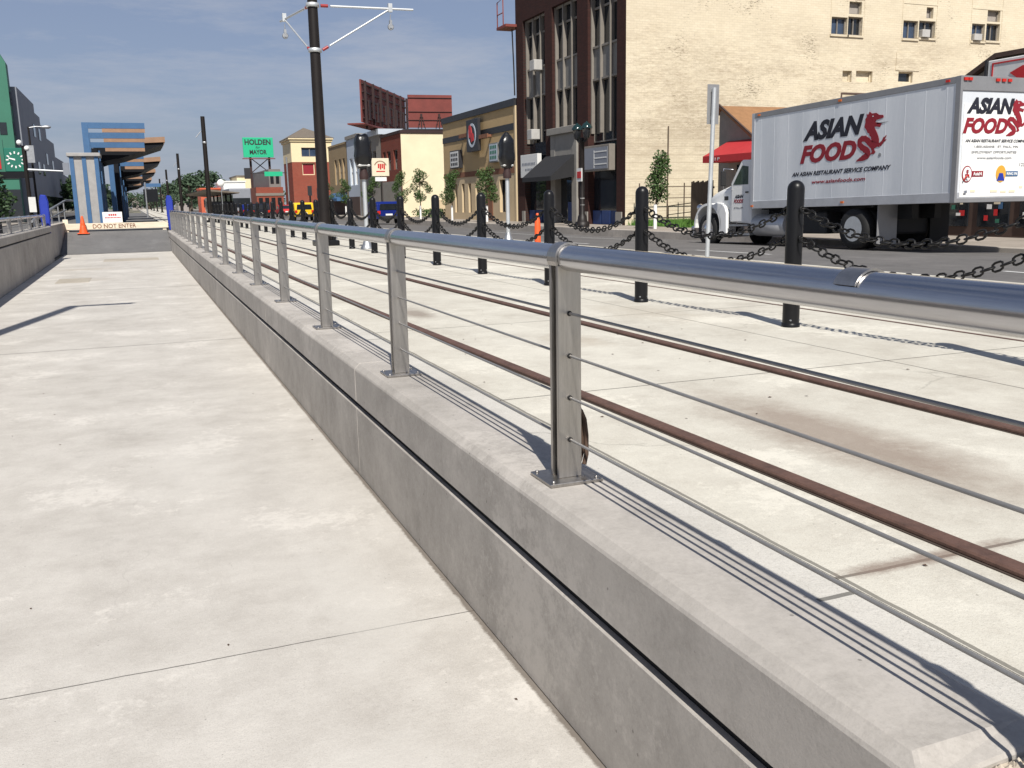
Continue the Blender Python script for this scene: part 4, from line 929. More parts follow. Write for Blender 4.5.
# tower with pyramid roof
W = thing('corner_tower', 'red brick and cream corner tower with a pyramid roof', 'building', (24.7, 143, .46))
Y0 = 140; x0, x1 = 21.75, 27.6
m = MB(); wz = [(23.2, 25.0, 5.9, 7.6)]; holed(m, '-Y', Y0, x0, x1, .46, 7.75, wz, .3); m.box(x0, x1, Y0 + .31, 148, .46, 7.74); m.quad((x0, Y0, .46), (x0, Y0 + .31, .46), (x0, Y0 + .31, 7.75), (x0, Y0, 7.75)); m.build('brick_base', 'brick_red_y', W)
m = MB(); wz2 = [(23.2, 25.6, 8.5, 9.8)]; holed(m, '-Y', Y0 - .02, x0 - .02, x1 + .02, 7.752, 10.6, wz2, .3); m.box(x0 - .02, x1 + .02, Y0 + .29, 148, 7.752, 10.6); m.quad((x0 - .02, Y0 - .02, 7.752), (x0 - .02, Y0 + .29, 7.752), (x0 - .02, Y0 + .29, 10.6), (x0 - .02, Y0 - .02, 10.6)); m.build('upper_storey', 'cream', W)
window(W, '-Y', Y0 - .02, *wz2[0], .28, 2, 1, 'mullion', 'glass_blue', .1); window(W, '-Y', Y0, *wz[0], .28, 1, 1, 'cream', 'logo_red', .12)
m = MB(); m.box(x0 - .2, x1 + .2, Y0 - .2, 148.2, 10.6, 10.9); m.box(x0 - .4, x1 + .3, Y0 - .4, 148.4, 10.902, 11.15); m.build('cornice', 'cream', W, bevel=.05)
m = MB(); e = .45; vs = [(x0 - e, Y0 - e, 11.16), (x1 + e, Y0 - e, 11.16), (x1 + e, 148.9, 11.16), (x0 - e, 148.9, 11.16), ((x0 + x1) / 2 - .3, 144, 12.9)]; m.add(vs, [(0, 1, 4), (1, 2, 4), (2, 3, 4), (3, 0, 4), (0, 1, 2, 3)]); m.build('roof', 'roof_grey', W)
m = MB()
for q, z in enumerate((5.0, 4.4, 3.8, 3.2)): m.box(26.2 + .15 * (q % 2), 26.7, Y0 - .12, Y0 - .003, z - .45, z)
for q, z in enumerate((4.0, 3.5, 3.0)): m.box(25.1, 25.5, Y0 - .12, Y0 - .003, z - .38, z)
m.build('sign_lettering', 'parapet', W)
W2 = thing('shop_building', 'low red brick and grey shop building left of the cream tower', 'building', (19, 152, .46))
m = MB(); m.box(17.6, 21.7, 150, 175, .46, 4.4); m.build('shop_wall', 'brick_red_y', W2)
m = MB(); m.box(19.9, 21.72, 152, 174, 4.4, 7.2); m.build('upper_storey', 'spandrel', W2)
m = MB(); m.box(17.5, 21.72, 149.9, 150, 3.1, 3.5); m.build('sign_fascia', 'mullion', W2)
for q in range(4): MB().box(17.9 + q * .95, 18.5 + q * .95, 149.93, 149.998, .9, 2.8).build('window', 'glass', W2)
for q in range(2): MB().box(20.1 + q * .85, 20.6 + q * .85, 151.93, 151.998, 5.0, 6.6).build('window', 'glass', W2)
# far buildings
def far_block(x0, x1, y0, y1, h, k, label, rk=None, n=3, wk='glass'):
    b = thing('far_building', label, 'building', ((x0 + x1) / 2, (y0 + y1) / 2, .4))
    MB().box(x0, x1, y0, y1, .4, h).build('wall', k, b)
    MB().box(x0 - .15, x1 + .15, y0 - .15, y1 + .15, h + .001, h + .3).build('roof_edge', rk or k, b)
    for q in range(n):
        xa = x0 + (x1 - x0) * (q + .25) / n; MB().box(xa, xa + (x1 - x0) / n * .5, y0 - .05, y0 - .003, h * .3, h * .6).build('window', wk, b)
    return b
far_block(16.2, 20.3, 190, 210, 6.1, 'white', 'small white building far down the street behind the pole', 'offwhite', 2)
far_block(12.2, 16.0, 195, 205, 4.9, 'orange_shop', 'orange shop front far down the street left of the white building', 'orange_shop', 2)
far_block(19.8, 26, 200, 215, 7.4, 'cream', 'pinkish tan block under the green billboard legs', 'roof_grey', 3)
far_block(10.5, 14, 260, 280, 5, 'haze_build', 'grey low block at the far end of the street', None, 2)
far_block(-6, -2, 330, 345, 5.5, 'haze_build', 'far block left of the vanishing point behind the canopy', None, 2)
far_block(-1, 3, 420, 430, 5, 'haze_build', 'pale block at the very end of the street', None, 2)
# green hoarding on legs
g = thing('billboard', 'green billboard with black words raised on steel legs', 'billboard', (20.8, 170, .46), 'billboards above the roofs')
m = MB(); m.box(18.25, 23.35, 170, 170.4, 9.85, 13.2); bd = m.build('board', 'sign_green', g, bevel=.03)
text('lettering', 'HOLDEN', 'parapet', bd, (20.75, 169.985, 11.95), (1, 0, 0), V, 4.4, .95, bold=.035, depth=.02, align='CENTER')
text('lettering', 'for', 'parapet', bd, (20.75, 169.985, 11.35), (1, 0, 0), V, .8, .42, shear=.3, depth=.02, align='CENTER')
text('lettering', 'MAYOR', 'parapet', bd, (20.75, 169.985, 10.35), (1, 0, 0), V, 2.9, .8, bold=.035, depth=.02, align='CENTER')
m = MB()
for x in (19.4, 22.6): m.box(x - .18, x + .18, 170.4, 170.8, .46, 12.5)
m.path([(19.4, 170.6, 7.2), (22.6, 170.6, 9.8)], .08, 5); m.path([(22.6, 170.6, 7.2), (19.4, 170.6, 9.8)], .08, 5); m.build('legs', 'bill_dark', g)
m = MB(); m.box(18.0, 23.5, 169.3, 170.0, 9.55, 9.68); m.build('catwalk', 'bill_red', g)
# two oxide red billboards seen from behind
def billboard(a, b, zb, zt, label, legs_to, th=.25):
    """board from point a to b (x,y) with a framed back"""
    a, b = Vector((*a, 0)), Vector((*b, 0)); d = (b - a); ln_ = d.length; d.normalize(); n_ = Vector((d.y, -d.x, 0))
    if n_.y > 0: n_ = -n_
    g = thing('billboard', label, 'billboard', ((a.x + b.x) / 2, (a.y + b.y) / 2, legs_to), 'billboards above the roofs')
    def bx_(m, s0, s1, z0, z1, o0, o1, k=None):
        ps = [a + d * s + n_ * o for s, o in ((s0, o0), (s1, o0), (s1, o1), (s0, o1))]
        m.add([(p.x, p.y, z0) for p in ps] + [(p.x, p.y, z1) for p in ps], [(3, 2, 1, 0), (4, 5, 6, 7), (0, 1, 5, 4), (1, 2, 6, 5), (2, 3, 7, 6), (3, 0, 4, 7)], k)
    m = MB(); bx_(m, 0, ln_, zb, zt, -.1, .05); m.build('board', 'bill_red', g)
    return g, bx_, ln_
BBX0, BBY0, BBX1, BBY1, BBZ0, BBZ1 = 19.9, 86.0, 27.9, 100.2, 9.0, 12.72
g, bx_, ln_ = billboard((BBX0, BBY0), (BBX1, BBY1), BBZ0, BBZ1, 'large oxide red billboard seen edge on with a dense steel frame behind', 8.4)
m = MB(); m2 = MB()
for z in (.3, 1.1, 1.9, 2.6, 3.3): bx_(m, 0.1, ln_ - .1, BBZ0 + z, BBZ0 + z + .12, .05, .22)
for i in range(7):
    m2 = MB(); s = .4 + i * (ln_ - .8) / 6; bx_(m2, s - .08, s + .08, BBZ0 - .6, BBZ1 - .1, .22, .42); m2.build('upright', 'bill_dark', g)
for i in range(11):
    s = .8 + i * (ln_ - 2) / 10; bx_(m, s, s + .45, BBZ0 + .2 + .2 * (i % 2), BBZ0 + 2.0, .42, .5)
m.build('back_beams', 'bill_dark', g)
m = MB(); bx_(m, -1.6, ln_ + .5, BBZ0 - .35, BBZ0 - .22, -.9, .7); m.build('catwalk', 'bill_red', g)
g, bx_, ln_ = billboard((24.35, 86.3), (28.5, 85.9), 8.55, 11.5, 'smaller flat red billboard to the right of the framed one', 7.85)
m = MB(); m2 = MB()
for z in (9.2, 9.95, 11.2): bx_(m, 0.02, ln_ - .02, z, z + .05, .052, .12)
for s in (1.2, 2.9):
    bx_(m2, s - .04, s + .04, 7.85, 9.8, .12, .2)
    for q in (-.4, .4):
        for i in range(6): bx_(m2, s + q * (1 - i / 6) - .03, s + q * (1 - i / 6) + .03, 8.0 + i * .3, 8.3 + i * .3, .13, .18)
m.build('back_beams', 'bill_dark', g); m2.build('struts', 'bill_dark', g)
m = MB(); bx_(m, -.6, ln_ + .3, 8.3, 8.4, -.6, .6); [bx_(m, s, s + .06, 7.85, 8.3, -.1, .0) for s in (.1, 1.1, 2.1, 3.1, 4.0)]; m.build('catwalk', 'parapet', g)
# restaurant behind the truck
Q = thing('restaurant_building', 'low grey restaurant with brown shingle roof and mansard front behind the truck', 'building', (27, 26, .46))
m = MB(); m.prism([(14, .47), (14, 5.43), (20.16, 5.43), (22.5, 4.3), (31.2, 3.85), (33.6, 5.3), (33.9, 5.2), (33.9, .47)], 'X', 23.0, 34); m.build('wall', 'wall_grey', Q)
m = MB(); m.prism([(31.05, 3.80), (33.62, 5.34), (33.62, 5.42), (31.0, 3.87)], 'X', 22.75, 34.2); m.prism([(33.63, 5.42), (34.1, 5.16), (34.1, 5.08), (33.63, 5.34)], 'X', 22.75, 34.2); m.build('shingle_roof', 'roof_brown', Q)
m = MB(); m.prism([(14, 5.432), (20.2, 5.432), (22.6, 4.3), (22.7, 4.37), (20.25, 5.56), (14, 5.56)], 'X', 22.8, 34.1); m.build('roof_edge', 'brown_wall', Q); m = MB(); m.prism([(31.0, 3.88), (33.62, 5.43), (33.62, 5.50), (31.0, 3.95)], 'X', 22.72, 22.80); m.build('roof_edge', 'brown_wall', Q)
m = MB(); m.box(22.85, 22.998, 14, 22.4, .47, 2.2); m.build('shopfront', 'brown_wall', Q)
for y0, y1 in ((20.75, 21.9), (19.35, 20.4), (17.9, 19.0), (16.3, 17.5)):
    m = MB(); m.box(22.80, 22.846, y0, y1, .75, 1.75); w_ = m.build('window', 'glass', Q)
    rng = random.Random(int(y0 * 7))
    for i in range(7):
        m = MB(); yy = rng.uniform(y0 + .08, y1 - .25); zz = rng.uniform(.85, 1.5); m.box(22.785 - .004 * i, 22.788 - .004 * i, yy, yy + rng.uniform(.1, .22), zz, zz + rng.uniform(.08, .2), ('white', 'red', 'blue', 'sign_cream', 'g_build')[i % 5]); m.build('poster', None, w_)
m = MB(); m.box(22.7, 22.78, 17.5, 20.35, 4.45, 5.36); s_ = m.build('sign_board', 'offwhite', Q, bevel=.02)
m = MB(); y0, y1, z0, z1 = 17.65, 20.2, 4.52, 5.28
for (a, b, e, f) in ((y0, y1, z0, z0 + .04), (y0, y1, z1 - .04, z1), (y0, y0 + .04, z0 + .04, z1 - .04), (y1 - .04, y1, z0 + .04, z1 - .04)): m.box(22.685, 22.699, a, b, e, f)
m.prism([(18.6, 4.7), (19.3, 4.75), (19.6, 4.95), (19.2, 5.1), (18.7, 5.0)], 'X', 22.686, 22.699); m.build('sign_border', 'red', s_)
m = MB(); m.box(22.66, 22.80, 20.36, 20.42, 4.3, 5.38); m.build('sign_post', 'parapet', s_)
aw = MB(); aw.prism([(22.97, 3.97), (21.75, 3.36), (21.75, 3.10), (22.97, 3.10)], 'Y', 29.0, 33.2); aw.build('awning', 'awning_red', Q)
text('awning_lettering', 'B I P', 'offwhite', Q, (21.745, 32.6, 3.16), U, V, .6, .12, bold=.01)
for y in (30.2, 31.6): MB().box(22.93, 22.998, y, y + .9, 1.3, 3.0).build('window', 'glass', Q)
m = MB(); m.path([(28, 32.4, 5.2), (28, 32.4, 5.9), (33, 32.4, 5.9)], .05, 6); m.build('roof_pipe', 'brown_wall', Q)
# fences, lamp, little trees, grass
f = thing('wooden_fence', 'short weathered board fence beside the red awning', 'fence', (23.6, 36, .46))
m = MB()
for i in range(14): y = 34.95 + i * .125; m.box(23.45, 23.48, y, y + .112, .47, 2.45 - .03 * (i % 3))
m.build('boards', 'fence_wood', f)
m = MB()
for z in (.8, 2.1): m.box(23.48, 23.54, 34.95, 36.7, z, z + .08)
m.build('fence_rail', 'fence_wood', f)
f = thing('metal_fence', 'thin rusty pipe fence along the foot of the cream wall', 'fence', (23.5, 39, .46))
m = MB()
for x in (22.1, 24.55, 25.4): m.tube((x, 39.0, .47), (x, 39.0, 2.42), .03, n=6)
m.build('fence_post', 'fence_wood', f)
m = MB()
for z in (1.72, 2.25): m.tube((22.1, 39.0, z), (26.2, 39.0, z), .022, n=6)
m.build('fence_rail', 'fence_wood', f)
f = thing('low_handrail', 'low dark handrail standing in the grass by the cream wall', 'railing', (23.2, 37.5, .46))
m = MB(); m.path([(23.2, 38.2, .47), (23.2, 38.2, 1.35), (23.6, 36.6, 1.5), (23.6, 36.6, .47)], .025, 6); m.path([(23.2, 38.2, .95), (23.6, 36.6, 1.1)], .02, 6); m.build('rail_pipe', 'pole', f)
gr = MB(); rng = random.Random(3)
for i in range(9000):
    x, y = rng.uniform(21.9, 26), rng.uniform(34.4, 39.7); h = rng.uniform(.12, .34); a = rng.uniform(0, 6.28); w_ = .02; lx, ly = rng.uniform(-.08, .08), rng.uniform(-.08, .08)
    gr.add([(x - w_ * math.cos(a), y - w_ * math.sin(a), .466), (x + w_ * math.cos(a), y + w_ * math.sin(a), .466), (x + lx, y + ly, .466 + h)], [(0, 1, 2)])
tag(gr.build('grass', 'grass', fix=False), None, None, None, 'stuff')
struct(MB().box(21.85, 26.1, 34.3, 39.8, .40, .475).build('lawn', 'grass'))
lp = thing('street_lamp', 'black twin headed street lamp with teal lanterns before the brick building', 'street lamp', (19.4, 39.6, .465))
MB().lathe((19.4, 39.6, .465), [(.34, .001), (.34, .22), (.24, .26), (.20, .5), (.12, .62), (.11, 3.9), (.14, 3.95), (.10, 4.05)], 14).build('column', 'pole', lp)
m = MB(); m.path([(19.4 , 39.0, 4.55), (19.4, 39.25, 4.35), (19.4, 39.6, 4.35), (19.4, 39.95, 4.35), (19.4, 40.2, 4.55)], .05, 8); m.tube((19.4, 39.6, 4.0), (19.4, 39.6, 4.45), .06, n=8); m.build('arm', 'black', lp)
for y in (39.1, 40.1):
    MB().lathe((19.4, y, 4.45), [(.08, 0), (.16, .08), (.22, .45)], 8).build('lantern', 'glass', lp)
    m = MB(); m.lathe((19.4, y, 4.9), [(.27, 0), (.27, .06), (.17, .2), (.06, .27), (.02, .32)], 8); m.build('lantern_roof', 'teal_lamp', lp)
m = MB(); m.box(19.25, 19.29, 39.35, 39.85, 2.55, 3.15); s_ = m.build('notice_plate', 'offwhite', lp); m = MB(); m.box(19.235, 19.249, 39.4, 39.8, 2.7, 3.0); m.build('notice_mark', 'red', s_)
m = MB()
for z in (1.75, 1.45): m.lathe((19.4, 39.6, z), [(.112, 0), (.118, .01), (.118, .05), (.112, .06)], 12)
m.build('band', 'offwhite', lp)

def leaf_cloud(m, c, rx, ry, rz, n, s, rng, k=None, shell=.5, top=1.):
    for i in range(n):
        while True:
            a = Vector((rng.uniform(-1, 1), rng.uniform(-1, 1), rng.uniform(-1, 1)))
            if shell < a.length <= 1 or (a.length <= 1 and rng.random() < .35): break
        p = Vector((c[0] + a.x * rx, c[1] + a.y * ry, c[2] + a.z * rz))
        u = Vector((rng.gauss(0, 1), rng.gauss(0, 1), rng.gauss(0, .6))).normalized(); v = u.cross(Vector((rng.gauss(0, 1), rng.gauss(0, 1), rng.gauss(0, 1)))).normalized()
        q = s * rng.uniform(.6, 1.3)
        m.add([p - u * q, p + v * q * .55, p + u * q, p - v * q * .55], [(0, 1, 2, 3)], k)
def small_tree(x, y, z0, zt, label, seed, w=.62, lean=0):
    rng = random.Random(seed)
    t = thing('street_tree', label, 'tree', (x, y, z0), 'young street trees')
    zc = z0 + (zt - z0) * .42
    m = MB(); m.path([(x, y, z0), (x + .02, y, z0 + .9), (x + .03 + lean * .2, y + .03, zc), (x + lean * .6, y, zt - .35), (x + lean, y, zt)], [.05, .04, .035, .02, .006], 7)
    for i in range(9):
        a = rng.uniform(0, 6.28); z = rng.uniform(zc - .1, zt - .5); L_ = w * rng.uniform(.5, .95)
        m.path([(x + lean * .4, y, z), (x + lean * .4 + L_ * .5 * math.cos(a), y + L_ * .5 * math.sin(a), z + .22), (x + lean * .4 + L_ * math.cos(a), y + L_ * math.sin(a), z + .55)], [.018, .012, .004], 5)
    m.build('trunk', 'bark', t)
    m = MB()
    for i in range(16):
        q = i / 15; a = rng.uniform(0, 6.28); wr = w * (1.0 - .75 * abs(q - .32) ** 1.1) * rng.uniform(.25, .75)
        c = (x + lean * q + wr * math.cos(a), y + wr * math.sin(a), zc + (zt - zc) * (q * .98))
        leaf_cloud(m, c, .31, .31, .30, 170, .056, rng)
    m.build('crown', 'leaf', t, fix=False)
    m = MB(); m.lathe((x, y, z0), [(.075, .001), (.075, .95), (.07, 1.0)], 10); m.build('trunk_guard', 'white', t)
small_tree(20.2, 34.3, .465, 3.45, 'young street tree in front of the cream side wall', 1, .5, .25)
small_tree(20.2, 54.6, .465, 3.6, 'young street tree right of the door of the tan building', 2, .95)
small_tree(20.2, 61.5, .465, 3.6, 'young street tree left of the bollard at the tan building windows', 3, .9)
small_tree(20.2, 69.2, .465, 4.0, 'young street tree in front of the cream plastered wall', 4, .95)
small_tree(20.2, 74.6, .465, 4.0, 'young street tree at the corner of the red brick building', 5, 1.0)
small_tree(20.2, 84.5, .465, 3.9, 'young street tree just left of the cream shop sign pole', 6, 1.1)
small_tree(20.2, 96.5, .465, 4.0, 'young street tree before the pale blue siding', 7, 1.1)
small_tree(20.2, 106.0, .465, 3.9, 'young street tree beside the blue awning', 8, 1.1)
# hedge and shop sign, cars
t = thing('shop_sign', 'cream square sign with a red crest over a small white plate', 'sign', (14.7, 60, .48))
t.location = (18.95, 77, .46)
m = MB(); m.box(18.45, 19.9, 77, 77.14, 3.9, 5.35); pn = m.build('panel', 'sign_cream', t, bevel=.02)
m = MB(); m.box(18.7, 19.65, 77.0, 77.1, 3.5, 3.82); m.build('lower_plate', 'white', t)
m = MB(); m.tube((19.2, 77.1, .46), (19.2, 77.1, 3.9), .06, n=8); m.build('pole', 'pole', t)
m = MB(); [m.box(18.95 + i * .16, 19.07 + i * .16, 76.985, 76.998, 4.55 - (.1 if i % 2 else 0), 4.9) for i in range(4)]; m.box(18.8, 19.55, 76.985, 76.998, 4.25, 4.33); m.build('crest', 'red', pn)
m = MB(); n = 14
for i in range(n):
    a0, a1 = .35 + (PI - .7) * i / n, .35 + (PI - .7) * (i + .75) / n; m.add([(19.17 + r_ * math.cos(a), 76.99, 4.6 + r_ * math.sin(a)) for r_, a in ((.56, a0), (.56, a1), (.47, a1), (.47, a0))], [(0, 1, 2, 3)])
m.build('arched_lettering', 'tan_brown', pn)
def car(name, x, y, z, k, label, L_=4.4, W_=1.78, H=1.5, van=False, cat='car', group=None):
    t = thing(name, label, cat, (x, y, z), group); y0 = y
    if van: pf = [(0, .35), (0, .95), (.12, H - .12), (.35, H), (L_ * .62, H), (L_ * .76, 1.0), (L_ - .1, .85), (L_, .6), (L_, .35)]
    else: pf = [(0, .35), (.02, .9), (.35, .98), (.75, H - .05), (1.1, H), (L_ * .52, H), (L_ * .70, .98), (L_ - .1, .8), (L_, .55), (L_, .35)]
    m = MB(); m.prism([(y0 + a, z + b) for a, b in pf], 'X', x - W_ / 2, x + W_ / 2); b = m.build('body', k, t, bevel=.09, seg=3)
    if van: m = MB(); m.prism([(x - W_ * .40, z + 1.02), (x + W_ * .40, z + 1.02), (x + W_ * .36, z + H - .16), (x - W_ * .36, z + H - .16)], 'Y', y0 - .03, y0 + .3); m.build('rear_window', 'glass', t)
    else: m = MB(); m.add([(x - W_ * .40, y0 + .37, z + 1.02), (x + W_ * .40, y0 + .37, z + 1.02), (x + W_ * .36, y0 + .73, z + H - .07), (x - W_ * .36, y0 + .73, z + H - .07)], [(0, 1, 2, 3)]); m.build('rear_window', 'glass', t)
    m = MB()
    for s in (-1, 1):
        xx = x + s * (W_ / 2 + .004); a0 = .5 if van else .95
        m.add([(xx, y0 + a0, z + 1.0), (xx, y0 + L_ * .66, z + 1.0), (xx, y0 + L_ * .56, z + H - .1), (xx, y0 + a0 + .25, z + H - .1)], [(0, 1, 2, 3)])
    m.build('side_window', 'glass', t)
    for s in (-1, 1):
        MB().box(x + s * W_ * .43 - .11, x + s * W_ * .43 + .11, y0 - .03, y0 + .06, z + .72, z + .95).build('tail_light', 'lamp_red', t)
        for yy in (.8, L_ - .85):
            w_ = MB(); w_.lathe((x + s * (W_ / 2 - .2), y0 + yy, z + .33), [(.18, 0), (.33, .01), (.33, .2), (.18, .215)] if s > 0 else [(.18, .0), (.33, -.01), (.33, -.2), (.18, -.215)], 18, 'X'); wo = w_.build('wheel', 'rubber', t)
            w_ = MB(); w_.lathe((x + s * (W_ / 2 + .018), y0 + yy, z + .33), [(.2, 0), (.18, s * .01), (.02, s * .012)], 12, 'X'); w_.build('rim', 'galv_light', wo)
    MB().box(x - W_ * .46, x + W_ * .46, y0 - .06, y0 + .05, z + .36, z + .58).build('rear_bumper', 'chassis', t, bevel=.02)
    MB().box(x - .25, x + .25, y0 - .07, y0 - .061, z + .62, z + .74).build('number_plate', 'white', t)
    return t
car('parked_car', 14.2, 86, .26, 'car_yellow', 'bright yellow boxy car on the road left of the dark pole', 4.3, 1.72, 1.62, True)
car('parked_car', 16.9, 66, .22, 'car_blue', 'deep blue car with bright reflections on the road behind the bollards', 4.3, 1.7, 1.6, True)
car('parked_car', 11.6, 96, .27, 'car_dark', 'dark car in traffic just left of the yellow one', 4.4, 1.8, 1.6, True)
car('parked_car', 12.0, 108, .27, 'car_blue', 'dark blue car in the line of traffic before the bus', 4.4, 1.8, 1.55)
car('parked_car', 17.4, 118, .18, 'red', 'red car at the kerb before the red brick tower', 4.3, 1.8, 1.5)
bs = thing('city_bus', 'grey bus with dark glazing far along the road under the green billboard', 'bus', (11.9, 112, .3))
m = MB(); m.box(10.65, 13.2, 118, 129, .7, 3.75); m.build('body', 'car_grey', bs, bevel=.12, seg=3)
MB().box(10.8, 13.05, 117.96, 118.05, 1.5, 2.6).build('rear_window', 'glass', bs); MB().box(10.75, 13.1, 117.95, 118.05, .85, 1.05).build('bumper', 'orange_shop', bs)
for x in (10.75, 12.8): MB().lathe((x, 120.5, .76), [(.3, 0), (.48, .01), (.48, .28), (.3, .29)], 16, 'X').build('wheel', 'rubber', bs)
for x in (10.9, 12.9): MB().box(x - .08, x + .08, 117.93, 117.99, 1.15, 1.4).build('tail_light', 'lamp_red', bs)
# street name sign and signal by the tower
t = thing('street_sign', 'teal street name sign on a grey mast below the green billboard', 'sign', (17.8, 120, .42))
m = MB(); m.tube((18.0, 120, .46), (18.0, 120, 7.5), .1, n=8); m.build('mast', 'galv', t)
m = MB(); m.tube((18.0, 120, 5.6), (13.2, 120, 5.6), .05, n=6); m.build('mast_arm', 'pole', t)
m = MB(); m.box(15.2, 17.4, 119.9, 119.95, 5.2, 5.75); m.build('name_plate', 'sign_green', t)
m = MB(); m.box(12.8, 13.5, 119.7, 120.0, 4.9, 6.2); m.build('signal_head', 'parapet', t)
t = thing('traffic_signal', 'dark traffic signal on a short pole at the foot of the brick tower', 'signal', (17.2, 100, .42))
m = MB(); m.tube((17.2, 100, .46), (17.2, 100, 3.4), .09, n=8); m.build('pole', 'pole', t)
m = MB(); m.box(17.0, 17.4, 99.85, 100.1, 2.6, 3.6); m.build('signal_head', 'parapet', t)
# far platform shelter on the right of the tracks
sh = thing('station_shelter', 'low dark station shelter beyond the tracks left of the leaning pole', 'shelter', (8.5, 112, .75))
m = MB(); m.prism([(7.4, 3.3), (10.6, 3.0), (10.7, 3.12), (7.3, 3.5)], 'Y', 106, 150); m.build('roof', 'roof_grey', sh)
m = MB()
for y in range(108, 150, 6): m.box(9.8, 9.95, y, y + .15, .75, 3.1)
m.build('posts', 'pole', sh)
m = MB(); m.box(9.9, 9.93, 106, 150, .9, 2.9); m.build('back_glazing', 'glass', sh)
m = MB(); m.box(7.6, 10.4, 110, 114, .75, 2.2); m.build('ticket_kiosk', 'car_dark', sh)
t = thing('sign_ball', 'round white sign on a mast behind the leaning pole', 'sign', (9.0, 100, .75))
m = MB(); m.tube((8.3, 100, .75), (8.3, 100, 3.6), .05, n=6); m.build('pole', 'galv', t)
m = MB(); m.lathe((8.3, 100, 4.0), [(.05, -.04), (.36, -.03), (.36, .03), (.05, .04)], 18, 'Y'); m.build('sign_disc', 'white', t)

# ------------------------------------------------------------------ station platform on the left
k = thing('ticket_kiosk', 'grey panelled kiosk with blue corner posts at the top of the ramp', 'kiosk', (-1.9, 47, .82))
x0, x1, y0, y1 = -2.5, -1.33, 46, 47.6
m = MB(); m.box(x0 + .04, x1 - .04, y0 + .04, y1 - .04, .82, 4.0); m.build('panel', 'kiosk', k)
m = MB()
for x in (x0, -2.0, x1 - .17):
    m.box(x, x + .17, y0, y0 + .06, .82, 4.0)
m.box(x1 - .06, x1, y0 + .061, y0 + .2, .82, 4.0); m.box(x1 - .06, x1, y1 - .2, y1, .82, 4.0)
m.build('corner_post', 'blue', k)
MB().box(x0 - .1, x1 + .1, y0 - .1, y1 + .1, 4.001, 4.16).build('cap', 'kiosk', k, bevel=.02)
def canopy(yb, s, label, zt=5.55, xl=-1.95, xr=1.7, dz=0):
    c = thing('platform_canopy', label, 'canopy', (-1.7, yb + 3, .82), 'platform canopies')
    for j in range(3):
        y = yb + 1.3 * j; z = zt - .36 * j
        m = MB(); m.box(xl, xl + .26, y, y + .22, .82, z); p = m.build('frame_post', 'blue', c)
        m = MB(); m.box(xl + .261, xr - .95 - .02 * j, y, y + .20, z - .26, z); m.build('frame_beam', 'blue', p)
        m = MB(); m.box(xl + .85, xr - .95 - .02 * j, y + .01, y + .19, z - .43, z - .262); m.build('timber_beam', 'timber', p)
    m = MB(); z = zt - .42
    m.prism([(xl + .9, z - .38), (xr, z - .24), (xr, z + .02), (xl + .9, z - .12)], 'Y', yb + 3.2, yb + 9); m.build('roof_edge', 'timber', c)
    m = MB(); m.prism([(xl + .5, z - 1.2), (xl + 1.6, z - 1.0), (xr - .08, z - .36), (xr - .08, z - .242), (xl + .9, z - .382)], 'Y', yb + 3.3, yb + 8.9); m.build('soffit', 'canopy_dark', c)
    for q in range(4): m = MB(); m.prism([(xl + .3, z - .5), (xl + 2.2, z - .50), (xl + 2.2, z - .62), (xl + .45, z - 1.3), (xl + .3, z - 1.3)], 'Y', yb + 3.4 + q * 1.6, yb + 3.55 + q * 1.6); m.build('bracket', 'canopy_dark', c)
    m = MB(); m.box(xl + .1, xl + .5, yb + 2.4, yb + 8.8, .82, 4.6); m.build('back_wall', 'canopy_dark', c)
    m = MB()
    for q in range(3): m.box(xl + .52, xl + .60, yb + 2.6 + q * 2, yb + 2.9 + q * 2, .82, 4.5)
    m.build('column', 'blue', c)
    for y in (yb + 3.5, yb + 6.5): MB().box(xr - 1.2, xr - .7, y, y + .2, z - .44, z - .34).build('soffit_light', 'offwhite', c)
canopy(48.0, 1, 'nearest blue framed platform canopy with timber beams', 5.62)
canopy(58.5, 1, 'second platform canopy behind the kiosk', 5.15, -1.2)
canopy(74, 1, 'third platform canopy further along the platform', 5.0, -1.2)
canopy(92, 1, 'fourth and farthest platform canopy', 4.9, -1.2)
t = thing('platform_display', 'dark display panel hanging below the far canopies', 'display', (1.0, 90, .82))
m = MB(); m.tube((1.0, 90, .82), (1.0, 90, 3.9), .07, n=8); m.build('post', 'galv', t); MB().box(.8, 2.0, 90, 90.2, 2.2, 3.3).build('screen', 'canopy_dark', t); MB().box(.9, 2.3, 90, 90.2, 3.5, 3.8).build('name_plate', 'blue', t)
for x, y, lb in ((-2.84, 35.45, 'bright blue wrapped post at the end of the shaded left wall'), (1.40, 43.3, 'bright blue wrapped post at the far end of the right railing')):
    t = thing('blue_marker', lb, 'marker post', (x, y, 0), 'bright blue wrapped posts')
    m = MB(); zb = .75 if x > 0 else .9; m.prism([(x - .10, zb), (x + .10, zb), (x + .13, 1.35), (x + .13, 2.0), (x + .08, 2.22), (x - .10, 2.24), (x - .15, 2.0), (x - .15, 1.4)], 'Y', y - .09, y + .09); m.build('wrapped_panel', 'bright_blue', t, bevel=.03)
    MB().tube((x, y, zb - .35), (x, y, zb + .1), .04, n=8).build('post', 'galv', t)
b = thing('barrier_board', 'pale pine barrier board lettered do not enter across the ramp', 'barrier', (-.8, 43.9, .6))
m = MB(); m.box(-2.95, 1.28, 43.9, 43.94, .86, 1.12); bd = m.build('board', 'wood', b, bevel=.005)
text('lettering', 'DO NOT ENTER', 'tan_brown', bd, (-1.75, 43.896, .90), (1, 0, 0), V, 1.72, .18, bold=.01)
m = MB(); m.box(1.05, 1.2, 43.945, 44.05, .75, 1.0); m.box(-2.9, -2.7, 43.945, 44.05, .75, 1.3); m.build('support', 'wood', b)
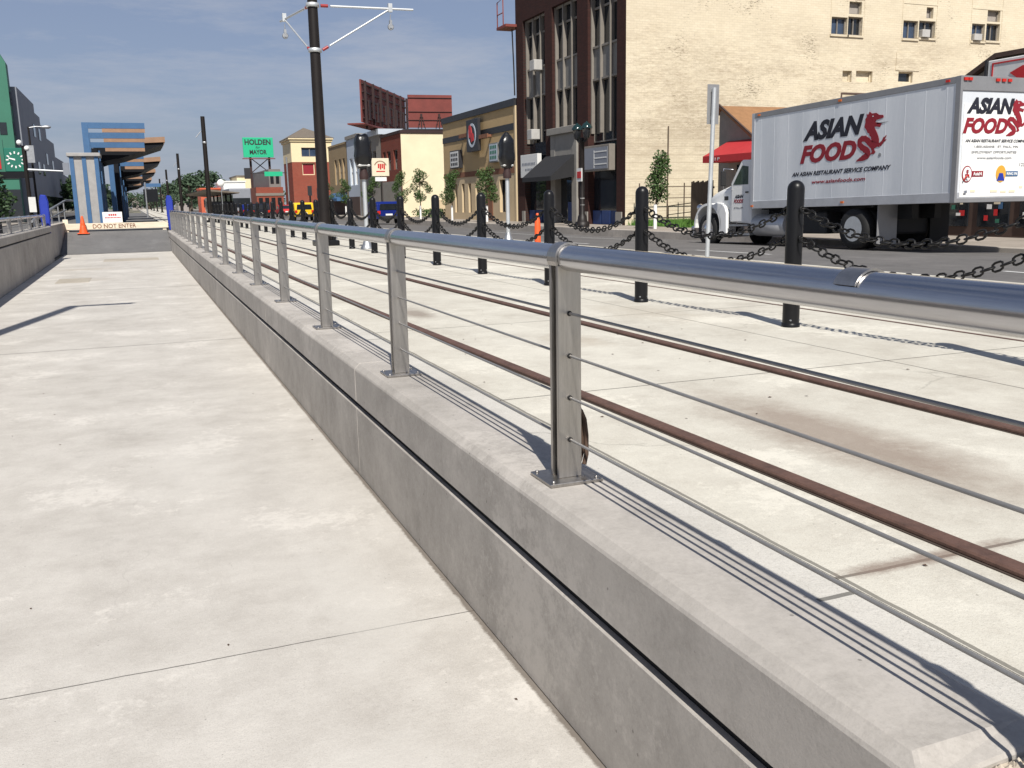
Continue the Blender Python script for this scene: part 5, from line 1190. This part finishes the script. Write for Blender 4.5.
s = thing('notice_sign', 'white notice with red print resting on the barrier board', 'sign', (-.93, 43.97, 1.1))
m = MB(); m.box(-1.33, -.55, 43.96, 43.975, 1.13, 1.58); pl = m.build('plate', 'white', s)
m = MB(); [m.box(-1.09 + i * .085, -1.03 + i * .085, 43.952, 43.959, 1.42, 1.5) for i in range(4)]; [m.box(-1.24 + i * .058, -1.2 + i * .058, 43.952, 43.959, 1.32, 1.365) for i in range(11)]; m.build('print', 'red', pl)
c = thing('traffic_cone', 'orange traffic cone standing on the ramp behind the barrier board', 'cone', (-2.12, 44.35, .82))
MB().lathe((-2.12, 44.35, .85), [(.17, 0), (.05, .66), (.035, .72)], 18).build('cone_body', 'orange', c); MB().box(-2.36, -1.88, 44.11, 44.59, .822, .86).build('cone_base', 'orange', c, bevel=.02)
MB().lathe((-2.12, 44.35, .85), [(.125, .26), (.121, .27), (.098, .40), (.10, .41)], 18).build('cone_band', 'orange', c)
c.location.y = 43.55; c.location.z = .69
# platform rail on the left
r_ = thing('platform_railing', 'grey rising handrail behind the left blue post', 'railing', (-3.3, 48, .45))
m = MB(); m.path([(-3.35, 36.2, 1.35), (-3.3, 44, 1.75), (-3.2, 52, 2.15), (-3.2, 62, 2.2)], .05, 8); m.path([(-3.35, 36.2, 1.1), (-3.3, 44, 1.4), (-3.2, 52, 1.7)], .03, 6); m.build('handrail', 'galv', r_)
m = MB(); [m.tube((-3.3, y, .45), (-3.3, y, 1.35 + (y - 36.2) * .051), .04, n=6) for y in (36.4, 40, 44, 48, 52)]; m.build('posts', 'galv', r_)

# ------------------------------------------------------------------ left side of the street
g = thing('green_building', 'green clad building with dark windows at the far left edge', 'building', (-15, 108, .5))
m = MB(); wz = [(-10.9, -10.25, 8.9, 10.0), (-10.9, -10.25, 12, 13)]; m.box(-24, -9.9, 100, 101.6, .5, 15.0); m.prism([(-24, 15.001), (-9.9, 15.001), (-10.6, 16.4), (-24, 16.4)], 'Y', 100.2, 101.5); m.build('wall', 'g_build', g)
m = MB(); m.box(-14, -9.89, 99.95, 99.998, .52, 3.6); m.build('shopfront', 'glass', g)
for z in (6.0, 8.6, 11.3): MB().box(-9.897, -9.85, 100.3, 101.4, z, z + 1.2).build('window', 'glass', g)
for z in (8.6,): MB().box(-11.0, -10.4, 99.95, 99.998, z, z + 1.1).build('window', 'glass', g)
m = MB(); m.box(-24, -9.88, 99.9, 99.998, 4.6, 5.3); m.build('dark_band', 'parapet', g)
g = thing('grey_building', 'grey clad building stepping down behind the green one', 'building', (-14, 130, .5))
steps = [(101.7, 118, 13.1), (118, 124, 12.2), (124, 131, 11.4), (131, 142, 10.3), (142, 158, 8.6), (158, 190, 6.6)]
m = MB(); [m.box(-26, -9.4, a, b_, .5, h) for a, b_, h in steps]; m.build('wall', 'g_grey', g)
for (y, z) in ((114, 9.4), (120, 9.4), (115, 5.5), (121, 5.5), (127, 7), (135, 6.5), (146, 4.5), (165, 3.0)): MB().box(-9.397, -9.34, y, y + 2.2, z, z + 1.3).build('window', 'glass', g)
m = MB(); m.box(-9.397, -9.3, 113, 189, .52, 3.2); m.build('shopfront', 'glass', g)
lp = thing('street_lamp', 'thin grey cobra head street lamp against the grey building at left', 'street lamp', (-5.0, 58, .45))
m = MB(); m.tube((-5.0, 58, .45), (-5.0, 58, 6.15), .07, .05, 10); m.build('column', 'pole', lp)
m = MB(); m.path([(-5.0, 58, 6.1), (-4.6, 58, 6.17), (-4.25, 58, 6.16)], .03, 8); ar = m.build('arm', 'galv', lp)
m = MB(); m.lathe((-4.1, 58, 6.15), [(.05, -.25), (.09, -.1), (.10, .1), (.03, .22)], 10, 'X'); m.build('lamp_head', 'galv', ar)
tp = thing('traffic_signal', 'signal mast with horizontal arm and white lamps beside the teal dial sign', 'signal', (-5.25, 57, .45))
m = MB(); m.tube((-5.25, 57, .45), (-5.25, 57, 5.1), .11, n=10); m.build('mast', 'pole', tp)
m = MB(); m.tube((-5.25, 57, 3.85), (-3.4, 57, 3.75), .07, .04, 8); m.build('mast_arm', 'galv_light', tp)
m = MB(); m.box(-5.1, -4.75, 56.75, 57.0, 4.2, 5.1); m.build('signal_head', 'galv', tp)
for x, z in ((-5.42, 5.25), (-5.08, 4.95)): MB().lathe((x, 56.8, z), [(.02, -.14), (.1, -.1), (.14, 0), (.1, .1), (.02, .14)], 12).build('lamp', 'white', tp)
m = MB(); m.box(-3.45, -3.15, 56.9, 57.05, 3.55, 4.2); m.build('end_signal', 'g_grey', tp)
m = MB(); m.box(-5.3, -4.95, 56.82, 56.88, 1.6, 2.4); m.build('notice_plate', 'offwhite', tp)
dl = thing('dial_sign', 'square teal sign with a white clock like dial on the left', 'sign', (-6.2, 60, .45))
m = MB(); m.box(-6.55, -5.5, 60, 60.2, 3.85, 5.15); bd = m.build('board', 'teal_sign', dl, bevel=.02)
m = MB(); cx, cz = -6.02, 4.5
for i in range(12):
    a = i * PI / 6; p = Vector((math.cos(a), 0, math.sin(a))); q = Vector((-math.sin(a), 0, math.cos(a))) * .035; c = Vector((cx, 59.985, cz))
    m.add([c + p * .33 + q, c + p * .46 + q, c + p * .46 - q, c + p * .33 - q], [(0, 1, 2, 3)])
m.add([(cx, 59.98, cz - .04), (cx - .32, 59.98, cz + .06), (cx - .32, 59.98, cz + .13), (cx, 59.98, cz + .05)], [(0, 1, 2, 3)]); m.build('dial_marks', 'white', bd)
m = MB(); m.box(-7.6, -6.56, 60, 60.2, 3.85, 5.6); m.build('side_panel', 'g_build', dl)
m = MB(); m.box(-6.9, -6.75, 59.97, 59.998, 4.0, 5.0); m.build('side_stripe', 'red', dl)
m = MB(); m.box(-7.6, -5.2, 59.9, 60.25, 3.5, 3.84); m.build('support_beam', 'canopy_dark', dl); m = MB(); m.box(-7.3, -7.1, 60, 60.2, .45, 3.5); m.build('support_leg', 'canopy_dark', dl)
lp = thing('street_lamp', 'tall street lamp whose shadow crosses the walkway, outside the left edge', 'street lamp', (-3.12, 10.4, .45))
m = MB(); m.tube((-3.12, 10.4, .45), (-3.12, 10.4, 9.5), .15, .12, 12); m.build('column', 'pole', lp)
m = MB(); m.path([(-3.12, 10.4, 9.46), (-2.8, 10.4, 9.5), (-2.1, 10.4, 9.5)], [.09, .085, .10], 10); m.build('arm', 'pole', lp)

def big_tree(x, y, z0, h, w, label, seed, k='leaf_far', n=34, ls=.35, per=60):
    rng = random.Random(seed); t = thing('background_tree', label, 'tree', (x, y, z0), 'trees in the background')
    m = MB(); m.path([(x, y, z0), (x + .1, y, z0 + h * .3), (x, y + .1, z0 + h * .7)], [w * .05, w * .04, w * .012], 8)
    for i in range(6):
        a = rng.uniform(0, 6.28); m.path([(x, y, z0 + h * .3), (x + w * .2 * math.cos(a), y + w * .2 * math.sin(a), z0 + h * .5), (x + w * .38 * math.cos(a), y + w * .38 * math.sin(a), z0 + h * .68)], [w * .025, w * .016, w * .006], 6)
    m.build('trunk', 'bark', t)
    m = MB()
    for i in range(n):
        q = rng.random(); a = rng.uniform(0, 6.28); zz = z0 + h * (.26 + .68 * q); rr = w * .46 * math.sqrt(max(.05, 1 - (2 * q - .85) ** 2)) * rng.uniform(.3, 1)
        leaf_cloud(m, (x + rr * math.cos(a), y + rr * math.sin(a), zz), w * .15, w * .15, w * .11, per, ls, rng)
    m.build('crown', k, t, fix=False)
big_tree(-7.0, 54, .5, 3.4, 3.2, 'dark bushy street tree at the left edge under the teal sign', 21, 'leaf_dark', 30, .12, 70)
big_tree(-6.6, 135, .5, 5.5, 4.0, 'dark tree between the grey building and the kiosk', 22, 'leaf_dark', 34, .22, 60)
specs = [(-7.2, 150, 6.6, 6), (-6.5, 185, 7.0, 7), (12.5, 240, 9.0, 10), (16.5, 262, 10.5, 11), (21, 285, 11, 12), (9.5, 300, 8, 10), (27, 250, 9, 10), (5.5, 420, 8, 14), (-4, 400, 7.5, 13), (-12, 380, 8, 14), (13, 380, 10, 16)]
names = ['green tree beside the kiosk in front of the grey block', 'green tree further back beside the kiosk', 'rounded green tree behind the dark shelter', 'tall green tree right of the rounded one behind the shelter', 'broad tree beyond the orange shop front', 'low tree at the left end of the treeline', 'tree behind the tan block under the billboard', 'hazy tree at the end of the tracks', 'hazy tree left of the street end', 'hazy tree at the far left of the street end', 'hazy broad tree at the right of the street end']
for i, ((x, y, h, w), lb) in enumerate(zip(specs, names)): big_tree(x, y, .3, h, w, lb, 40 + i, 'leaf_far', 34, .42, 46)
tl = MB(); rng = random.Random(5)
for i in range(90):
    x = rng.uniform(-260, 330); y = rng.uniform(520, 640)
    if False: continue
    leaf_cloud(tl, (x, y, rng.uniform(2, 6.5)), 9, 5, 4, 70, 1.6, rng)
tag(tl.build('far_woods', 'leaf_far', fix=False), None, None, None, 'stuff')
hd = MB(); rng = random.Random(9)
for i in range(14):
    leaf_cloud(hd, (22.6 + rng.uniform(-.2, .2), 69.0 + i * .75, .85), .5, .5, .38, 60, .10, rng)
tag(hd.build('hedge', 'leaf', fix=False), 'low clipped green hedge at the foot of the cream plastered wall', 'hedge')

# ------------------------------------------------------------------ camera, sky, sun
cam = bpy.data.cameras.new('camera'); co = bpy.data.objects.new('camera', cam); COL.objects.link(co)
cam.sensor_width = 36; cam.lens = 32.484; cam.clip_start = .05; cam.clip_end = 6000
R3 = Matrix(((0.92806, 0.089607, -0.361491), (-0.371969, 0.174638, -0.911669), (-0.018561, 0.980547, 0.195405)))
# rows above are camera axes columns: x right, y up, z back, expressed in world X,Y,Z
cols = [Vector((0.92806, 0.089607, -0.361491)), Vector((-0.371969, 0.174638, -0.911669)), Vector((-0.018561, 0.980547, 0.195405))]
mw = Matrix((cols[0], cols[1], cols[2])).to_4x4(); mw.translation = Vector((0, 0, 1.77)); co.matrix_world = mw
S.camera = co

EL, AZ = math.radians(48), math.radians(12.9)      # shadows run along +Y, turned AZ towards +X
d = Vector((math.sin(AZ) * math.cos(EL), math.cos(AZ) * math.cos(EL), -math.sin(EL)))
sl = bpy.data.lights.new('sun', 'SUN'); sl.energy = 4.6; sl.angle = math.radians(.53); sl.color = (1, .955, .88)
so = bpy.data.objects.new('sun', sl); COL.objects.link(so); so.rotation_euler = d.to_track_quat('-Z', 'Y').to_euler(); so.location = (-10, -30, 40)
W_ = bpy.data.worlds.new('World'); S.world = W_; W_.use_nodes = True; nt = W_.node_tree; nt.nodes.clear()
out = N(nt, 'ShaderNodeOutputWorld'); bg = N(nt, 'ShaderNodeBackground'); L(nt, bg.outputs[0], out.inputs[0])
sky = N(nt, 'ShaderNodeTexSky', sky_type='NISHITA'); sky.sun_disc = False; sky.sun_elevation = EL
sky.sun_rotation = math.atan2(-d.x, -d.y); sky.air_density = 1.0; sky.dust_density = 1.2; sky.ozone_density = 1.5
tc = N(nt, 'ShaderNodeTexCoord'); mp = N(nt, 'ShaderNodeMapping'); mp.inputs['Scale'].default_value = (1.2, 1.2, 7); mp.inputs['Rotation'].default_value = (.1, .06, .5)
L(nt, tc.outputs['Generated'], mp.inputs[0])
c1 = noise(nt, mp.outputs[0], 2.6, 10, .68)
cf = ramp(nt, c1, [(.44, 0.), (.66, .62)])
sz = N(nt, 'ShaderNodeSeparateXYZ'); L(nt, tc.outputs['Generated'], sz.inputs[0])
low = ramp(nt, sz.outputs[2], [(.02, .62), (.30, .42), (.75, .0)])          # haze thickens towards the horizon
hz = N(nt, 'ShaderNodeHueSaturation'); hz.inputs['Saturation'].default_value = 1.08; hz.inputs['Value'].default_value = 1.0; L(nt, sky.outputs[0], hz.inputs['Color'])
tint = mixc(nt, 1.0, hz.outputs[0], (.78, .88, 1.06), 'MULTIPLY')
tint = mixc(nt, low, tint, (5.0, 5.5, 7.1))
cl = mixc(nt, cf, tint, (6.5, 6.9, 7.9))
L(nt, cl, bg.inputs[0]); bg.inputs[1].default_value = .055
S.view_settings.view_transform = 'Standard'; S.view_settings.look = 'None'; S.view_settings.exposure = .40; S.view_settings.gamma = 1
S.view_settings.use_curve_mapping = False
S.cycles.use_denoising = True
S.cycles.max_bounces = 6
